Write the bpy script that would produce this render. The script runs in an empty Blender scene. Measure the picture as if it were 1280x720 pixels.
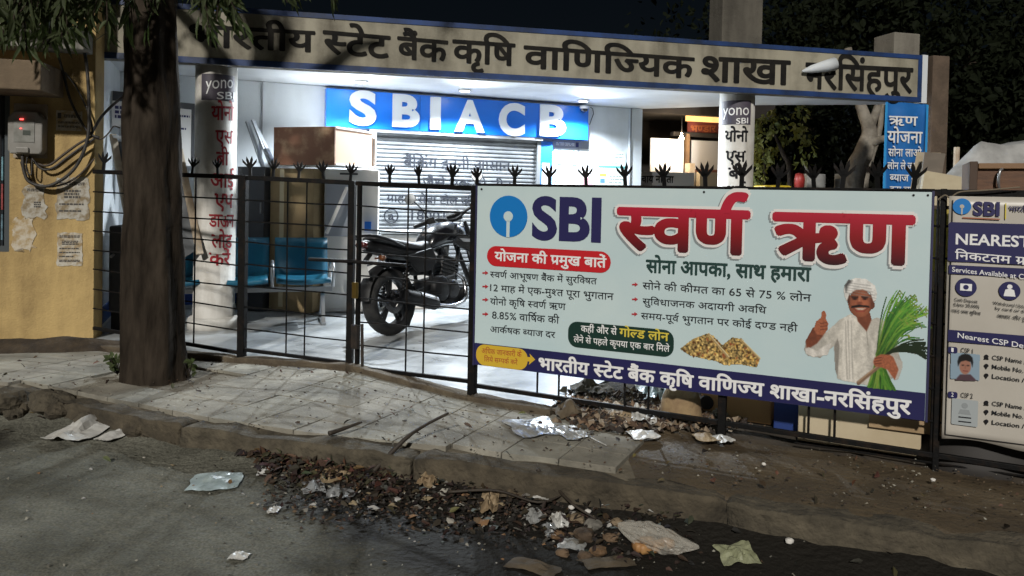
import bpy, bmesh, math, random
import numpy as np
from mathutils import Vector, Matrix
random.seed(7); rng = np.random.default_rng(7)
S = bpy.context.scene
COL = S.collection
R = math.radians
# ------------------------------------------------------------------ camera
FPX, EYE = 950.0, 1.35            # focal length in photo pixels, eye height above the paving
ROLL, PITCH = 0.02, R(1.2)
CY = 246 + FPX * math.tan(PITCH)  # principal row (the photo is a crop)
_F = Vector((0, math.cos(PITCH), -math.sin(PITCH)))
_U0 = Vector((0, math.sin(PITCH), math.cos(PITCH))); _R0 = Vector((1, 0, 0))
_RT = _R0 * math.cos(ROLL) + _U0 * math.sin(ROLL)
_UP = _U0 * math.cos(ROLL) - _R0 * math.sin(ROLL)
CAMP = Vector((0, 0, EYE))
cam = bpy.data.cameras.new('camera'); camo = bpy.data.objects.new('camera', cam); COL.objects.link(camo)
camo.matrix_world = Matrix((( _RT.x, _UP.x, -_F.x, CAMP.x), (_RT.y, _UP.y, -_F.y, CAMP.y), (_RT.z, _UP.z, -_F.z, CAMP.z), (0, 0, 0, 1)))
cam.sensor_width = 36; cam.lens = FPX * 36 / 1280; cam.shift_y = -(360 - CY) / 1280
cam.clip_start = .05; cam.clip_end = 800
S.camera = camo
# ------------------------------------------------------------------ night sky, one weak key light, exposure
SUN_EL, SUN_AZ = R(30), R(-11)    # from behind the camera, a little to the left
W = bpy.data.worlds.new('World'); S.world = W; W.use_nodes = True
_nt = W.node_tree; _bg = _nt.nodes['Background']
_sky = _nt.nodes.new('ShaderNodeTexSky'); _sky.sky_type = 'NISHITA'; _sky.sun_disc = False
_sky.sun_elevation = SUN_EL; _sky.sun_rotation = R(180) + SUN_AZ * -1
_nt.links.new(_sky.outputs[0], _bg.inputs[0]); _bg.inputs[1].default_value = 0.0005
sl = bpy.data.lights.new('street_light_glow', 'SUN'); sl.energy = 1.5; sl.angle = R(2.5); sl.color = (1.0, .96, .89)
so = bpy.data.objects.new('street_light_glow', sl); COL.objects.link(so)
_d = Vector((math.sin(-SUN_AZ) * math.cos(SUN_EL), math.cos(SUN_AZ) * math.cos(SUN_EL), -math.sin(SUN_EL)))
so.rotation_euler = _d.to_track_quat('-Z', 'Y').to_euler(); so.location = (-4, -6, 8)
S.view_settings.view_transform = 'Standard'; S.view_settings.look = 'None'
S.view_settings.exposure = 0.97; S.view_settings.gamma = 1
S.render.engine = 'CYCLES'; S.cycles.use_denoising = True; S.cycles.max_bounces = 6
S.cycles.sample_clamp_indirect = 4
LAMP_W = 225
# ------------------------------------------------------------------ pixel / plane helpers
def ray(px, py): return _F * FPX + _RT * (px - 640) - _UP * (py - CY)
def at(px, py, d): return CAMP + ray(px, py) * (d / FPX)
def G(px, py, z=0.0):
    r = ray(px, py); return CAMP + r * ((z - CAMP.z) / r.z)
class Plane:                       # an upright plane through two plan points
    def __init__(s, a, b, flip=False):
        s.a = Vector((a[0], a[1], 0)); b = Vector((b[0], b[1], 0)); s.L = (b - s.a).length
        s.u = (b - s.a) / s.L; s.n = Vector((s.u.y, -s.u.x, 0))     # n points to the camera side
    def uv(s, px, py, off=0):
        r = ray(px, py); o = s.a + s.n * off
        t = (o - CAMP).dot(s.n) / r.dot(s.n); p = CAMP + r * t
        return (p - s.a).dot(s.u), p.z
    def pt(s, u, w, off=0): return s.a + s.u * u + s.n * off + Vector((0, 0, w))
    def px(s, px, py, off=0): u, w = s.uv(px, py, off); return s.pt(u, w, off)
def dpt(px, d): p = at(px, 246, d); return (p.x, p.y)
# ------------------------------------------------------------------ mesh builder
class MB:
    def __init__(s): s.v = []; s.f = []
    def add(s, vs, fs):
        k = len(s.v); s.v += [tuple(v) for v in vs]; s.f += [tuple(i + k for i in f) for f in fs]; return s
    def hexa(s, c, ax, ay, az):    # centre and three half vectors
        c = Vector(c); P = [c + ax * i + ay * j + az * k for k in (-1, 1) for j in (-1, 1) for i in (-1, 1)]
        fs = [(0, 2, 3, 1), (4, 5, 7, 6), (0, 1, 5, 4), (2, 6, 7, 3), (0, 4, 6, 2), (1, 3, 7, 5)]
        if ax.cross(ay).dot(az) < 0: fs = [f[::-1] for f in fs]
        return s.add(P, fs)
    def box(s, c, size, rz=0, rx=0, ry=0):
        M = Matrix.Rotation(rz, 3, 'Z') @ Matrix.Rotation(ry, 3, 'Y') @ Matrix.Rotation(rx, 3, 'X')
        return s.hexa(c, M @ Vector((size[0] / 2, 0, 0)), M @ Vector((0, size[1] / 2, 0)), M @ Vector((0, 0, size[2] / 2)))
    def slab(s, pl, u0, u1, w0, w1, o0, o1):   # a box on an upright plane
        return s.hexa(pl.pt((u0 + u1) / 2, (w0 + w1) / 2, (o0 + o1) / 2), pl.u * ((u1 - u0) / 2), -pl.n * ((o1 - o0) / 2), Vector((0, 0, (w1 - w0) / 2)))
    def bar(s, a, b, w, h=None, up=Vector((0, 0, 1))):
        a, b = Vector(a), Vector(b); h = h or w; d = b - a; z = d.normalized()
        x = up.cross(z)
        if x.length < 1e-3: x = Vector((1, 0, 0)).cross(z)
        x.normalize(); y = z.cross(x)
        return s.hexa((a + b) / 2, x * (w / 2), y * (h / 2), d / 2)
    def tube(s, pts, r, n=8, caps=True):
        pts = [Vector(p) for p in pts]; m = len(pts); rr = r if hasattr(r, '__len__') else [r] * m
        k = len(s.v); prev = None
        for i, p in enumerate(pts):
            t = (pts[min(i + 1, m - 1)] - pts[max(i - 1, 0)]).normalized()
            if prev is None:
                x = t.orthogonal().normalized()
            else:
                x = (prev - t * prev.dot(t)); x = x.normalized() if x.length > 1e-6 else t.orthogonal().normalized()
            prev = x; y = t.cross(x)
            for j in range(n):
                a = 2 * math.pi * j / n; s.v.append(tuple(p + (x * math.cos(a) + y * math.sin(a)) * rr[i]))
        for i in range(m - 1):
            for j in range(n):
                a, b = k + i * n + j, k + i * n + (j + 1) % n; s.f.append((a, b, b + n, a + n))
        if caps: s.f.append(tuple(k + j for j in reversed(range(n)))); s.f.append(tuple(k + (m - 1) * n + j for j in range(n)))
        return s
    def lathe(s, o, axis, prof, n=20, start=None, sweep=2 * math.pi):  # prof: (radius, along)
        o = Vector(o); z = Vector(axis).normalized(); x = (Vector(start) if start else z.orthogonal()).normalized(); y = z.cross(x)
        k = len(s.v); full = abs(sweep - 2 * math.pi) < 1e-4; cols = n if full else n + 1; m = len(prof)
        for j in range(cols):
            a = sweep * j / n
            for r, h in prof: s.v.append(tuple(o + z * h + (x * math.cos(a) + y * math.sin(a)) * r))
        for j in range(n):
            for i in range(m - 1):
                a = k + j * m + i; b = k + ((j + 1) % cols) * m + i; s.f.append((a, b, b + 1, a + 1))
        return s
    def loft(s, rings, close=True):  # rings of equal length
        k = len(s.v); n = len(rings[0])
        for r in rings: s.v += [tuple(p) for p in r]
        for i in range(len(rings) - 1):
            for j in range(n):
                a, b = k + i * n + j, k + i * n + (j + 1) % n; s.f.append((a, b, b + n, a + n))
        if close: s.f.append(tuple(k + j for j in reversed(range(n)))); s.f.append(tuple(k + (len(rings) - 1) * n + j for j in range(n)))
        return s
    def grid(s, fn, nu, nv):
        k = len(s.v)
        for j in range(nv + 1):
            for i in range(nu + 1): s.v.append(tuple(fn(i / nu, j / nv)))
        for j in range(nv):
            for i in range(nu):
                a = k + j * (nu + 1) + i; s.f.append((a, a + 1, a + nu + 2, a + nu + 1))
        return s
    def prism(s, poly, off):        # polygon of world points pushed along a vector
        poly = [Vector(p) for p in poly]; off = Vector(off); n = len(poly); k = len(s.v)
        s.v += [tuple(p) for p in poly] + [tuple(p + off) for p in poly]
        s.f.append(tuple(k + i for i in range(n))); s.f.append(tuple(k + n + i for i in reversed(range(n))))
        for i in range(n): j = (i + 1) % n; s.f.append((k + j, k + i, k + n + i, k + n + j))
        return s
    def build(s, name, mat, parent=None, smooth=False, bevel=0, M=None, solid=0):
        me = bpy.data.meshes.new(name)
        V = s.v if M is None else [tuple(M @ Vector(v)) for v in s.v]
        if parent is not None:
            o = base_of(parent); V = [(v[0] - o.x, v[1] - o.y, v[2] - o.z) for v in V]
        me.from_pydata(V, [], s.f); me.update()
        if bevel >= 0 and len(s.v) < 60000:
            bm = bmesh.new(); bm.from_mesh(me); bmesh.ops.recalc_face_normals(bm, faces=bm.faces); bm.to_mesh(me); bm.free()
        if smooth: me.polygons.foreach_set('use_smooth', [True] * len(me.polygons))
        ob = bpy.data.objects.new(name, me); COL.objects.link(ob); me.materials.append(mat)
        if parent is not None: ob.parent = parent
        if bevel > 0:
            b = ob.modifiers.new('bevel', 'BEVEL'); b.width = bevel; b.segments = 2; b.limit_method = 'ANGLE'
        if solid:
            b = ob.modifiers.new('solid', 'SOLIDIFY'); b.thickness = solid
        return ob
def base_of(o):
    p = Vector((0, 0, 0))
    while o is not None: p = p + o.location; o = o.parent
    return p
def tag(o, label=None, cat=None, group=None, kind=None):
    if label: o['label'] = label
    if cat: o['category'] = cat
    if group: o['group'] = group
    if kind: o['kind'] = kind
    return o
def thing(name, label, cat, loc=(0, 0, 0), group=None):
    o = bpy.data.objects.new(name, None); COL.objects.link(o); o.location = loc; o.empty_display_size = .1
    return tag(o, label, cat, group)
# ------------------------------------------------------------------ numpy noise
_P = rng.random((64, 64, 64))
_PL = _P.tolist()
def _vn1(x, y, z):
    i, j, k = math.floor(x), math.floor(y), math.floor(z); fx, fy, fz = x - i, y - j, z - k
    fx, fy, fz = fx * fx * (3 - 2 * fx), fy * fy * (3 - 2 * fy), fz * fz * (3 - 2 * fz); i, j, k = i % 64, j % 64, k % 64; I, J, K_ = (i + 1) % 64, (j + 1) % 64, (k + 1) % 64
    a, b, c, d = _PL[i][j], _PL[I][j], _PL[i][J], _PL[I][J]
    p = a[k] + (b[k] - a[k]) * fx; q = c[k] + (d[k] - c[k]) * fx; r = a[K_] + (b[K_] - a[K_]) * fx; s = c[K_] + (d[K_] - c[K_]) * fx
    p = p + (q - p) * fy; r = r + (s - r) * fy; return p + (r - p) * fz
def vnoise(x, y, z=0.0):
    if not isinstance(x, np.ndarray) and not isinstance(y, np.ndarray) and not isinstance(z, np.ndarray): return _vn1(float(x), float(y), float(z))
    x, y, z = np.broadcast_arrays(np.asarray(x, float), np.asarray(y, float), np.asarray(z, float))
    i, j, k = np.floor(x).astype(int), np.floor(y).astype(int), np.floor(z).astype(int)
    fx, fy, fz = x - i, y - j, z - k; fx, fy, fz = [t * t * (3 - 2 * t) for t in (fx, fy, fz)]
    def q(a, b, c): return _P[(i + a) % 64, (j + b) % 64, (k + c) % 64]
    def L(a, b, t): return a + (b - a) * t
    return L(L(L(q(0,0,0), q(1,0,0), fx), L(q(0,1,0), q(1,1,0), fx), fy), L(L(q(0,0,1), q(1,0,1), fx), L(q(0,1,1), q(1,1,1), fx), fy), fz)
def fbm(x, y, z=0.0, o=4):
    s, a = 0, .5
    if not isinstance(x, np.ndarray) and not isinstance(y, np.ndarray):
        for _ in range(o): s += a * _vn1(x, y, z); x, y, z = x * 2.03 + 7, y * 2.03 + 3, z * 2.03 + 5; a *= .5
        return s
    for _ in range(o): s = s + a * vnoise(x, y, z); x, y, z = np.asarray(x) * 2.03 + 7, np.asarray(y) * 2.03 + 3, np.asarray(z) * 2.03 + 5; a *= .5
    return s
# ------------------------------------------------------------------ materials
MATS = {}
def lin(c): return tuple((x / 12.92 if x <= .04045 else ((x + .055) / 1.055) ** 2.4) for x in c)
def mat(name, c, c2=None, scale=4, rough=.7, metal=0, bump=0, bscale=40, spec=.5, lo=.35, hi=.65, emit=0, trans=0, coat=0, rvar=0, alpha=1, detail=6, stretch=None):
    if name in MATS: return MATS[name]
    m = bpy.data.materials.new(name); m.use_nodes = True; nt = m.node_tree; b = nt.nodes['Principled BSDF']
    b.inputs['Base Color'].default_value = (*c, 1); b.inputs['Roughness'].default_value = rough; b.inputs['Metallic'].default_value = metal
    b.inputs['Specular IOR Level'].default_value = spec; b.inputs['Coat Weight'].default_value = coat; b.inputs['Alpha'].default_value = alpha
    b.inputs['Transmission Weight'].default_value = trans
    if emit: b.inputs['Emission Color'].default_value = (*c, 1); b.inputs['Emission Strength'].default_value = emit
    tc = nt.nodes.new('ShaderNodeTexCoord'); vec = tc.outputs['Object']
    if stretch:
        mp = nt.nodes.new('ShaderNodeMapping'); mp.inputs['Scale'].default_value = stretch; nt.links.new(vec, mp.inputs[0]); vec = mp.outputs[0]
    if c2 is not None or rvar:
        n = nt.nodes.new('ShaderNodeTexNoise'); n.inputs['Scale'].default_value = scale; n.inputs['Detail'].default_value = detail; n.inputs['Roughness'].default_value = .62
        nt.links.new(vec, n.inputs[0])
        r = nt.nodes.new('ShaderNodeMapRange'); r.inputs[1].default_value = lo; r.inputs[2].default_value = hi; nt.links.new(n.outputs[0], r.inputs[0])
        if c2 is not None:
            mx = nt.nodes.new('ShaderNodeMix'); mx.data_type = 'RGBA'; mx.inputs[6].default_value = (*c, 1); mx.inputs[7].default_value = (*c2, 1)
            nt.links.new(r.outputs[0], mx.inputs[0]); nt.links.new(mx.outputs[2], b.inputs['Base Color'])
        if rvar:
            mr = nt.nodes.new('ShaderNodeMapRange'); mr.inputs[3].default_value = rough; mr.inputs[4].default_value = max(.05, rough - rvar)
            nt.links.new(r.outputs[0], mr.inputs[0]); nt.links.new(mr.outputs[0], b.inputs['Roughness'])
    if bump:
        n2 = nt.nodes.new('ShaderNodeTexNoise'); n2.inputs['Scale'].default_value = bscale; n2.inputs['Detail'].default_value = 5; nt.links.new(vec, n2.inputs[0])
        bp = nt.nodes.new('ShaderNodeBump'); bp.inputs['Strength'].default_value = bump; bp.inputs['Distance'].default_value = .02
        nt.links.new(n2.outputs[0], bp.inputs['Height']); nt.links.new(bp.outputs[0], b.inputs['Normal'])
    MATS[name] = m; return m
def streaky(name, c, dirt, amount=.5, scale=3, rough=.75, bump=.15):
    """paint with rain streaks and blotchy dirt"""
    if name in MATS: return MATS[name]
    m = mat(name, c, rough=rough, bump=bump, bscale=60); nt = m.node_tree; b = nt.nodes['Principled BSDF']
    tc = nt.nodes.new('ShaderNodeTexCoord'); mp = nt.nodes.new('ShaderNodeMapping'); mp.inputs['Scale'].default_value = (1, 1, .16)
    nt.links.new(tc.outputs['Object'], mp.inputs[0])
    n = nt.nodes.new('ShaderNodeTexNoise'); n.inputs['Scale'].default_value = scale * 3; n.inputs['Detail'].default_value = 8; nt.links.new(mp.outputs[0], n.inputs[0])
    n2 = nt.nodes.new('ShaderNodeTexNoise'); n2.inputs['Scale'].default_value = scale; n2.inputs['Detail'].default_value = 8; n2.inputs['Roughness'].default_value = .7; nt.links.new(tc.outputs['Object'], n2.inputs[0])
    ml = nt.nodes.new('ShaderNodeMath'); ml.operation = 'MULTIPLY'; nt.links.new(n.outputs[0], ml.inputs[0]); nt.links.new(n2.outputs[0], ml.inputs[1])
    r = nt.nodes.new('ShaderNodeMapRange'); r.inputs[1].default_value = .17; r.inputs[2].default_value = .40; r.inputs[4].default_value = amount; nt.links.new(ml.outputs[0], r.inputs[0])
    mx = nt.nodes.new('ShaderNodeMix'); mx.data_type = 'RGBA'; mx.inputs[6].default_value = (*c, 1); mx.inputs[7].default_value = (*dirt, 1)
    nt.links.new(r.outputs[0], mx.inputs[0]); nt.links.new(mx.outputs[2], b.inputs['Base Color'])
    return m
def vcol_mat(name, rough=.45):
    if name in MATS: return MATS[name]
    m = mat(name, (1, 1, 1), rough=rough); nt = m.node_tree; a = nt.nodes.new('ShaderNodeAttribute'); a.attribute_name = 'Col'
    nt.links.new(a.outputs[0], nt.nodes['Principled BSDF'].inputs['Base Color']); return m
# ------------------------------------------------------------------ lettering: glyph outlines with a small Devanagari shaper
_GL = {}
def _raw(s, off=0.0, res=3):
    c = bpy.data.curves.new('t', 'FONT'); c.body = s; c.size = 1; c.offset = off; c.resolution_u = res
    o = bpy.data.objects.new('t', c); COL.objects.link(o)
    me = bpy.data.meshes.new_from_object(o.evaluated_get(bpy.context.evaluated_depsgraph_get()))
    v = [(p.co.x, p.co.y) for p in me.vertices]; f = [tuple(p.vertices) for p in me.polygons]
    bpy.data.objects.remove(o); bpy.data.curves.remove(c); bpy.data.meshes.remove(me)
    return v, f
_ADV = {}
_AA = [None]
def adv(ch):
    if ch == ' ': return .28
    if ch not in _ADV:
        if _AA[0] is None: _AA[0] = max(x for x, y in _raw('ााा')[0])
        _ADV[ch] = max(x for x, y in _raw(ch + 'ााा')[0]) - _AA[0]
    return _ADV[ch]
BARL, BARR = .178, .085            # right stem: its left and right edges, measured back from the advance
def glyph(ch, off, res, half=False):
    k = (ch, off, res, half)
    if k not in _GL:
        v, f = _raw(ch, off, res)
        if half:
            a = adv(ch); cut = a - BARL - off if ch not in 'कफ' else a * .66
            bm = bmesh.new(); vs = [bm.verts.new((x, y, 0)) for x, y in v]
            for q in f:
                try: bm.faces.new([vs[i] for i in q])
                except ValueError: pass
            bmesh.ops.bisect_plane(bm, geom=bm.verts[:] + bm.edges[:] + bm.faces[:], plane_co=(cut, 0, 0), plane_no=(1, 0, 0), clear_outer=True)
            bm.verts.index_update(); v = [(p.co.x, p.co.y) for p in bm.verts]; f = [tuple(p.index for p in q.verts) for q in bm.faces]; bm.free()
        _GL[k] = (v, f)
    return _GL[k]
CONS = set('कखगघङचछजझञटठडढणतथदधनपफबभमयरलवशषसह'); MATRA = set('ािीुूृेैोौंँः')
def layout(s, off=0.0, res=3, track=0.0):
    """verts, faces and width of a line of text, units of the em; baseline 0"""
    V, F = [], []; x = 0.0
    fat = off; off = 0.0
    ring = [(0, 0)]
    if fat > .003:
        nd = 6 if fat < .02 else 10; ring += [(fat * math.cos(2 * math.pi * q / nd), fat * math.sin(2 * math.pi * q / nd)) for q in range(nd)]
    def put(g, dx, mirror=None, dev=True):
        v, f = g
        for lv, (ox, oy) in enumerate(ring if dev else ring[:1]):
            k = len(V)
            if mirror is None: V.extend((a + dx + ox, b + oy, lv) for a, b in v); F.extend(tuple(i + k for i in q) for q in f)
            else: V.extend((mirror - a + dx + ox, b + oy, lv) for a, b in v); F.extend(tuple(i + k for i in reversed(q)) for q in f)
    i, n = 0, len(s)
    while i < n:
        ch = s[i]
        if ch == ' ': x += .28 + track; i += 1; continue
        if ch not in CONS:
            if ch < 'ऀ': put(glyph(ch, fat, res), x, dev=False)
            else: put(glyph(ch, 0.0, res), x)
            x += adv(ch) + (track if ch not in MATRA else 0); i += 1; continue
        cl = [ch]; i += 1; reph = False; rak = False
        while i + 1 < n and s[i] == '्' and s[i + 1] in CONS: cl.append(s[i + 1]); i += 2
        if cl[0] == 'र' and len(cl) > 1: reph = True; cl = cl[1:]
        if len(cl) > 1 and cl[-1] == 'र': rak = True; cl = cl[:-1]
        ms = ''
        while i < n and s[i] in MATRA: ms += s[i]; i += 1
        if 'ि' in ms: put(glyph('ि', off, res), x); x += adv('ि'); ms = ms.replace('ि', '')
        for c in cl[:-1]:
            put(glyph(c, off, res, True), x); x += (adv(c) - BARL if c not in 'कफ' else adv(c) * .66) + .01
        put(glyph(cl[-1], off, res), x); x += adv(cl[-1])
        if rak:
            bx = x - BARL + .01; k = len(V)
            t = .045 + fat; V.extend([(bx, .30 + t, 0), (bx, .30 - t, 0), (bx - .27, .06 - t, 0), (bx - .27, .06 + t, 0)]); F.append((0 + k, 3 + k, 2 + k, 1 + k))
        for mch in ms: put(glyph(mch, off, res), x); x += adv(mch) if mch in 'ाीोौः' else 0
        if reph: put(glyph('े', off, res), x - .12 , mirror=-.21 - .094)
        x += track
    return V, F, x
def text_part(name, s, pl, L, Rp, top, m, parent, off=.004, bold=0.0, res=3, extrude=0, cap=None):
    """a line of lettering on plane pl, one mesh per word: L, Rp = baseline ends and top = head line at the left end, all in photo pixels"""
    if cap is None: cap = .622 if any('ऀ' <= c <= 'ॿ' for c in s) else .69
    words = []; x = 0.0
    for wd in s.split(' '):
        if not wd: x += .28; continue
        V, F, w = layout(wd, bold, res); words.append(([(a + x, b, l) for a, b, l in V], F)); x += w + .28
    xs = [a for V, F in words for a, b, l in V]; x0, x1 = min(xs), max(xs)
    uL, wL = pl.uv(*L, off); uR, wR = pl.uv(*Rp, off); wt = pl.uv(L[0], top, off)[1]
    k = (uR - uL) / (x1 - x0); hy = (wt - wL) / cap
    for V, F in words:
        mb = MB(); mb.add([pl.pt(uL + (a - x0) * k, wL + (wR - wL) * (a - x0) / (x1 - x0) + b * hy, off + l * .00012) for a, b, l in V], F)
        ob = mb.build(name, m, parent, bevel=-1)
        if extrude:
            md = ob.modifiers.new('solid', 'SOLIDIFY'); md.thickness = extrude; md.offset = 1
    return ob
# ------------------------------------------------------------------ flat print painted from shapes (a small raster, baked to a colour attribute)
class Canvas:
    def __init__(s, x0, y0, x1, y1, k=1.25):
        s.x0, s.y0, s.x1, s.y1 = x0, y0, x1, y1; s.nx, s.ny = int((x1 - x0) * k), int((y1 - y0) * k)
        s.X, s.Y = np.meshgrid(np.linspace(x0, x1, s.nx + 1), np.linspace(y0, y1, s.ny + 1))
        s.rgb = np.zeros(s.X.shape + (3,)); s.a = np.zeros(s.X.shape)
    def blend(s, m, c):
        m = np.clip(m, 0, 1)[..., None]; c = np.asarray(c, float)
        s.rgb = np.where(s.a[..., None] < .02, np.broadcast_to(c, s.rgb.shape), s.rgb * (1 - m) + c * m); s.a = np.maximum(s.a, m[..., 0])
    def poly(s, pts, c, soft=.7, shade=None):
        P = np.asarray(pts, float); inside = np.zeros(s.X.shape, bool); dist = np.full(s.X.shape, 1e9)
        for i in range(len(P)):
            (ax, ay), (bx, by) = P[i], P[(i + 1) % len(P)]
            cond = ((ay > s.Y) != (by > s.Y)) & (s.X < (bx - ax) * (s.Y - ay) / (by - ay + 1e-12) + ax); inside ^= cond
            t = np.clip(((s.X - ax) * (bx - ax) + (s.Y - ay) * (by - ay)) / ((bx - ax) ** 2 + (by - ay) ** 2 + 1e-9), 0, 1)
            dist = np.minimum(dist, np.hypot(s.X - ax - t * (bx - ax), s.Y - ay - t * (by - ay)))
        d = np.where(inside, dist, -dist); s.blend(d / soft * .5 + .5, s._c(c, shade))
    def _c(s, c, shade):
        c = np.broadcast_to(np.asarray(c, float), s.rgb.shape)
        return c if shade is None else np.clip(c * shade[..., None], 0, 1)
    def ell(s, cx, cy, rx, ry, c, soft=.7, rot=0, shade=None):
        dx, dy = s.X - cx, s.Y - cy; a, b = dx * math.cos(rot) + dy * math.sin(rot), -dx * math.sin(rot) + dy * math.cos(rot)
        d = (1 - np.hypot(a / rx, b / ry)) * min(rx, ry); s.blend(d / soft * .5 + .5, s._c(c, shade))
    def line(s, ax, ay, bx, by, w, c, soft=.6, w2=None, al=1):
        t = np.clip(((s.X - ax) * (bx - ax) + (s.Y - ay) * (by - ay)) / ((bx - ax) ** 2 + (by - ay) ** 2 + 1e-9), 0, 1)
        d = (w + ((w2 if w2 is not None else w) - w) * t) / 2 - np.hypot(s.X - ax - t * (bx - ax), s.Y - ay - t * (by - ay)); s.blend(np.clip(d / soft * .5 + .5, 0, 1) * al, np.asarray(c, float))
    def bake(s, name, pl, off, parent, m):
        nx, ny = s.nx + 1, s.ny + 1; base = base_of(parent)
        keep = s.a >= .5; vid = np.arange(nx * ny).reshape(ny, nx)
        q = keep[:-1, :-1].astype(int) + keep[1:, :-1] + keep[:-1, 1:] + keep[1:, 1:] >= 2
        V = [None] * (nx * ny)
        for j in range(ny):
            for i in range(nx): V[j * nx + i] = tuple(pl.px(s.X[j, i], s.Y[j, i], off) - base)
        J, I = np.nonzero(q); F = [(vid[j, i], vid[j + 1, i], vid[j + 1, i + 1], vid[j, i + 1]) for j, i in zip(J, I)]
        used = np.unique(np.array(F).ravel()); re = {int(u): k for k, u in enumerate(used)}
        me = bpy.data.meshes.new(name); me.from_pydata([V[u] for u in used], [], [tuple(re[int(i)] for i in f) for f in F])
        c = s.rgb.reshape(-1, 3)[used]; c = np.where(c <= .04045, c / 12.92, ((c + .055) / 1.055) ** 2.4)
        at_ = me.color_attributes.new('Col', 'FLOAT_COLOR', 'POINT'); at_.data.foreach_set('color', np.hstack([c, np.ones((len(c), 1))]).astype('f').ravel())
        ob = bpy.data.objects.new(name, me); COL.objects.link(ob); me.materials.append(m); ob.parent = parent; return ob
# ================================================================== SETTING
Z = Vector((0, 0, 1))
def smooth(a, b, x): t = np.clip((x - a) / (b - a), 0, 1); return t * t * (3 - 2 * t)
KERB_PX = [(-160, 470), (0, 484), (45, 487), (105, 503), (190, 518), (255, 530), (322, 541), (413, 553), (510, 563), (600, 573), (717, 586), (872, 611), (1000, 631), (1113, 648), (1280, 672), (1480, 700)]
KERB = [G(x, y, 0) for x, y in KERB_PX]
FL = [Vector((*dpt(x, d), 0)) for x, d in [(-60, 6.75), (118, 6.42), (303, 6.02), (443, 5.86), (595, 5.03), (1160, 3.92), (1500, 3.44)]]
def yline(P, x):
    return np.interp(x, [p.x for p in P], [p.y for p in P])
# ground: one sheet to the horizon
m_soil = mat('soil', (.055, .042, .028), (.022, .017, .012), scale=3, rough=.95, bump=.6, bscale=25)
g = MB().grid(lambda a, b: (-260 + 520 * a, -120 + 520 * b, -.34), 8, 8).build('ground', m_soil); tag(g, kind='structure')
# road: dusty asphalt, wet black mud in the gutter, light falloff to the right painted in
def road_z(x, y):
    ky = yline(KERB, x); d = ky - y
    z = -.155 + .035 * (fbm(x * 1.1 + 3, y * 1.1, 1.7) - .5) + .016 * (fbm(x * 6, y * 6, 4.2) - .5) + .006 * (vnoise(x * 22, y * 22, 2) - .5)
    g_ = np.exp(-((d - .42) / .32) ** 2) * smooth(-1.2, .2, x)
    z = z - .045 * g_ + .05 * np.exp(-(d / .16) ** 2) * (.4 + fbm(x * 3, y * 3, 9))
    z = z + .10 * np.exp(-(((x + 3.3) / .7) ** 2 + ((d - .05) / .35) ** 2)) * fbm(x * 4, y * 4, 6)     # broken rubble at the far left kerb
    return z
def road_mesh(x0, x1, y0, y1, nx, ny):
    X, Y = np.meshgrid(np.linspace(x0, x1, nx + 1), np.linspace(y0, y1, ny + 1)); Zz = road_z(X, Y)
    d = yline(KERB, X) - Y; n = fbm(X * 1.6 + 9, Y * 1.6, 3.3, 5)
    wet = smooth(.42, .60, n * .75 + .62 * smooth(-1.55, .5, X + .25 * (n - .5)) * np.exp(-((d - .45) / .62) ** 2 * .8) + .20 * smooth(-.2, 1.6, X) + .10 * smooth(1.5, .6, Y - 1.9))  # gutter mud mask; the rightward term paints the fading street light
    return X, Y, Zz, wet
X, Y, Zz, wet = road_mesh(-6.2, 5.2, 1.3, 5.6, 420, 190)
GX, GY, GZ = X[0], Y[:, 0], Zz
me = bpy.data.meshes.new('road'); nx, ny = X.shape[1], X.shape[0]
V = np.stack([X, Y, Zz], -1).reshape(-1, 3); ids = np.arange(nx * ny).reshape(ny, nx)
F = np.stack([ids[:-1, :-1], ids[:-1, 1:], ids[1:, 1:], ids[1:, :-1]], -1).reshape(-1, 4)
F = [tuple(f) for f in F.tolist()]
me.from_pydata(V.tolist(), [], F); me.polygons.foreach_set('use_smooth', [True] * len(me.polygons))
a_ = me.attributes.new('wet', 'FLOAT', 'POINT'); a_.data.foreach_set('value', wet.ravel().astype('f'))
m_road = mat('road_dust', (.185, .182, .148), (.055, .054, .042), scale=1.7, rough=.94, bump=.9, bscale=32, lo=.3, hi=.7)
nt = m_road.node_tree; b = nt.nodes['Principled BSDF']; src = b.inputs['Base Color'].links[0].from_socket
at_n = nt.nodes.new('ShaderNodeAttribute'); at_n.attribute_name = 'wet'
gr = nt.nodes.new('ShaderNodeTexNoise'); gr.inputs['Scale'].default_value = 90; gr.inputs['Detail'].default_value = 4
tc = nt.nodes.new('ShaderNodeTexCoord'); nt.links.new(tc.outputs['Object'], gr.inputs[0])
grr = nt.nodes.new('ShaderNodeMapRange'); grr.inputs[1].default_value = .3; grr.inputs[2].default_value = .7; grr.inputs[3].default_value = .62; grr.inputs[4].default_value = 1.25; nt.links.new(gr.outputs[0], grr.inputs[0])
mg = nt.nodes.new('ShaderNodeMix'); mg.data_type = 'RGBA'; mg.blend_type = 'MULTIPLY'; mg.inputs[0].default_value = 1
nt.links.new(src, mg.inputs[6]); nt.links.new(grr.outputs[0], mg.inputs[7])
mw = nt.nodes.new('ShaderNodeMix'); mw.data_type = 'RGBA'; mw.inputs[7].default_value = (.012, .0105, .008, 1)
nt.links.new(at_n.outputs['Fac'], mw.inputs[0]); nt.links.new(mg.outputs[2], mw.inputs[6]); nt.links.new(mw.outputs[2], b.inputs['Base Color'])
rr = nt.nodes.new('ShaderNodeMapRange'); rr.inputs[3].default_value = .92; rr.inputs[4].default_value = .78; nt.links.new(at_n.outputs['Fac'], rr.inputs[0]); nt.links.new(rr.outputs[0], b.inputs['Roughness'])
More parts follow.
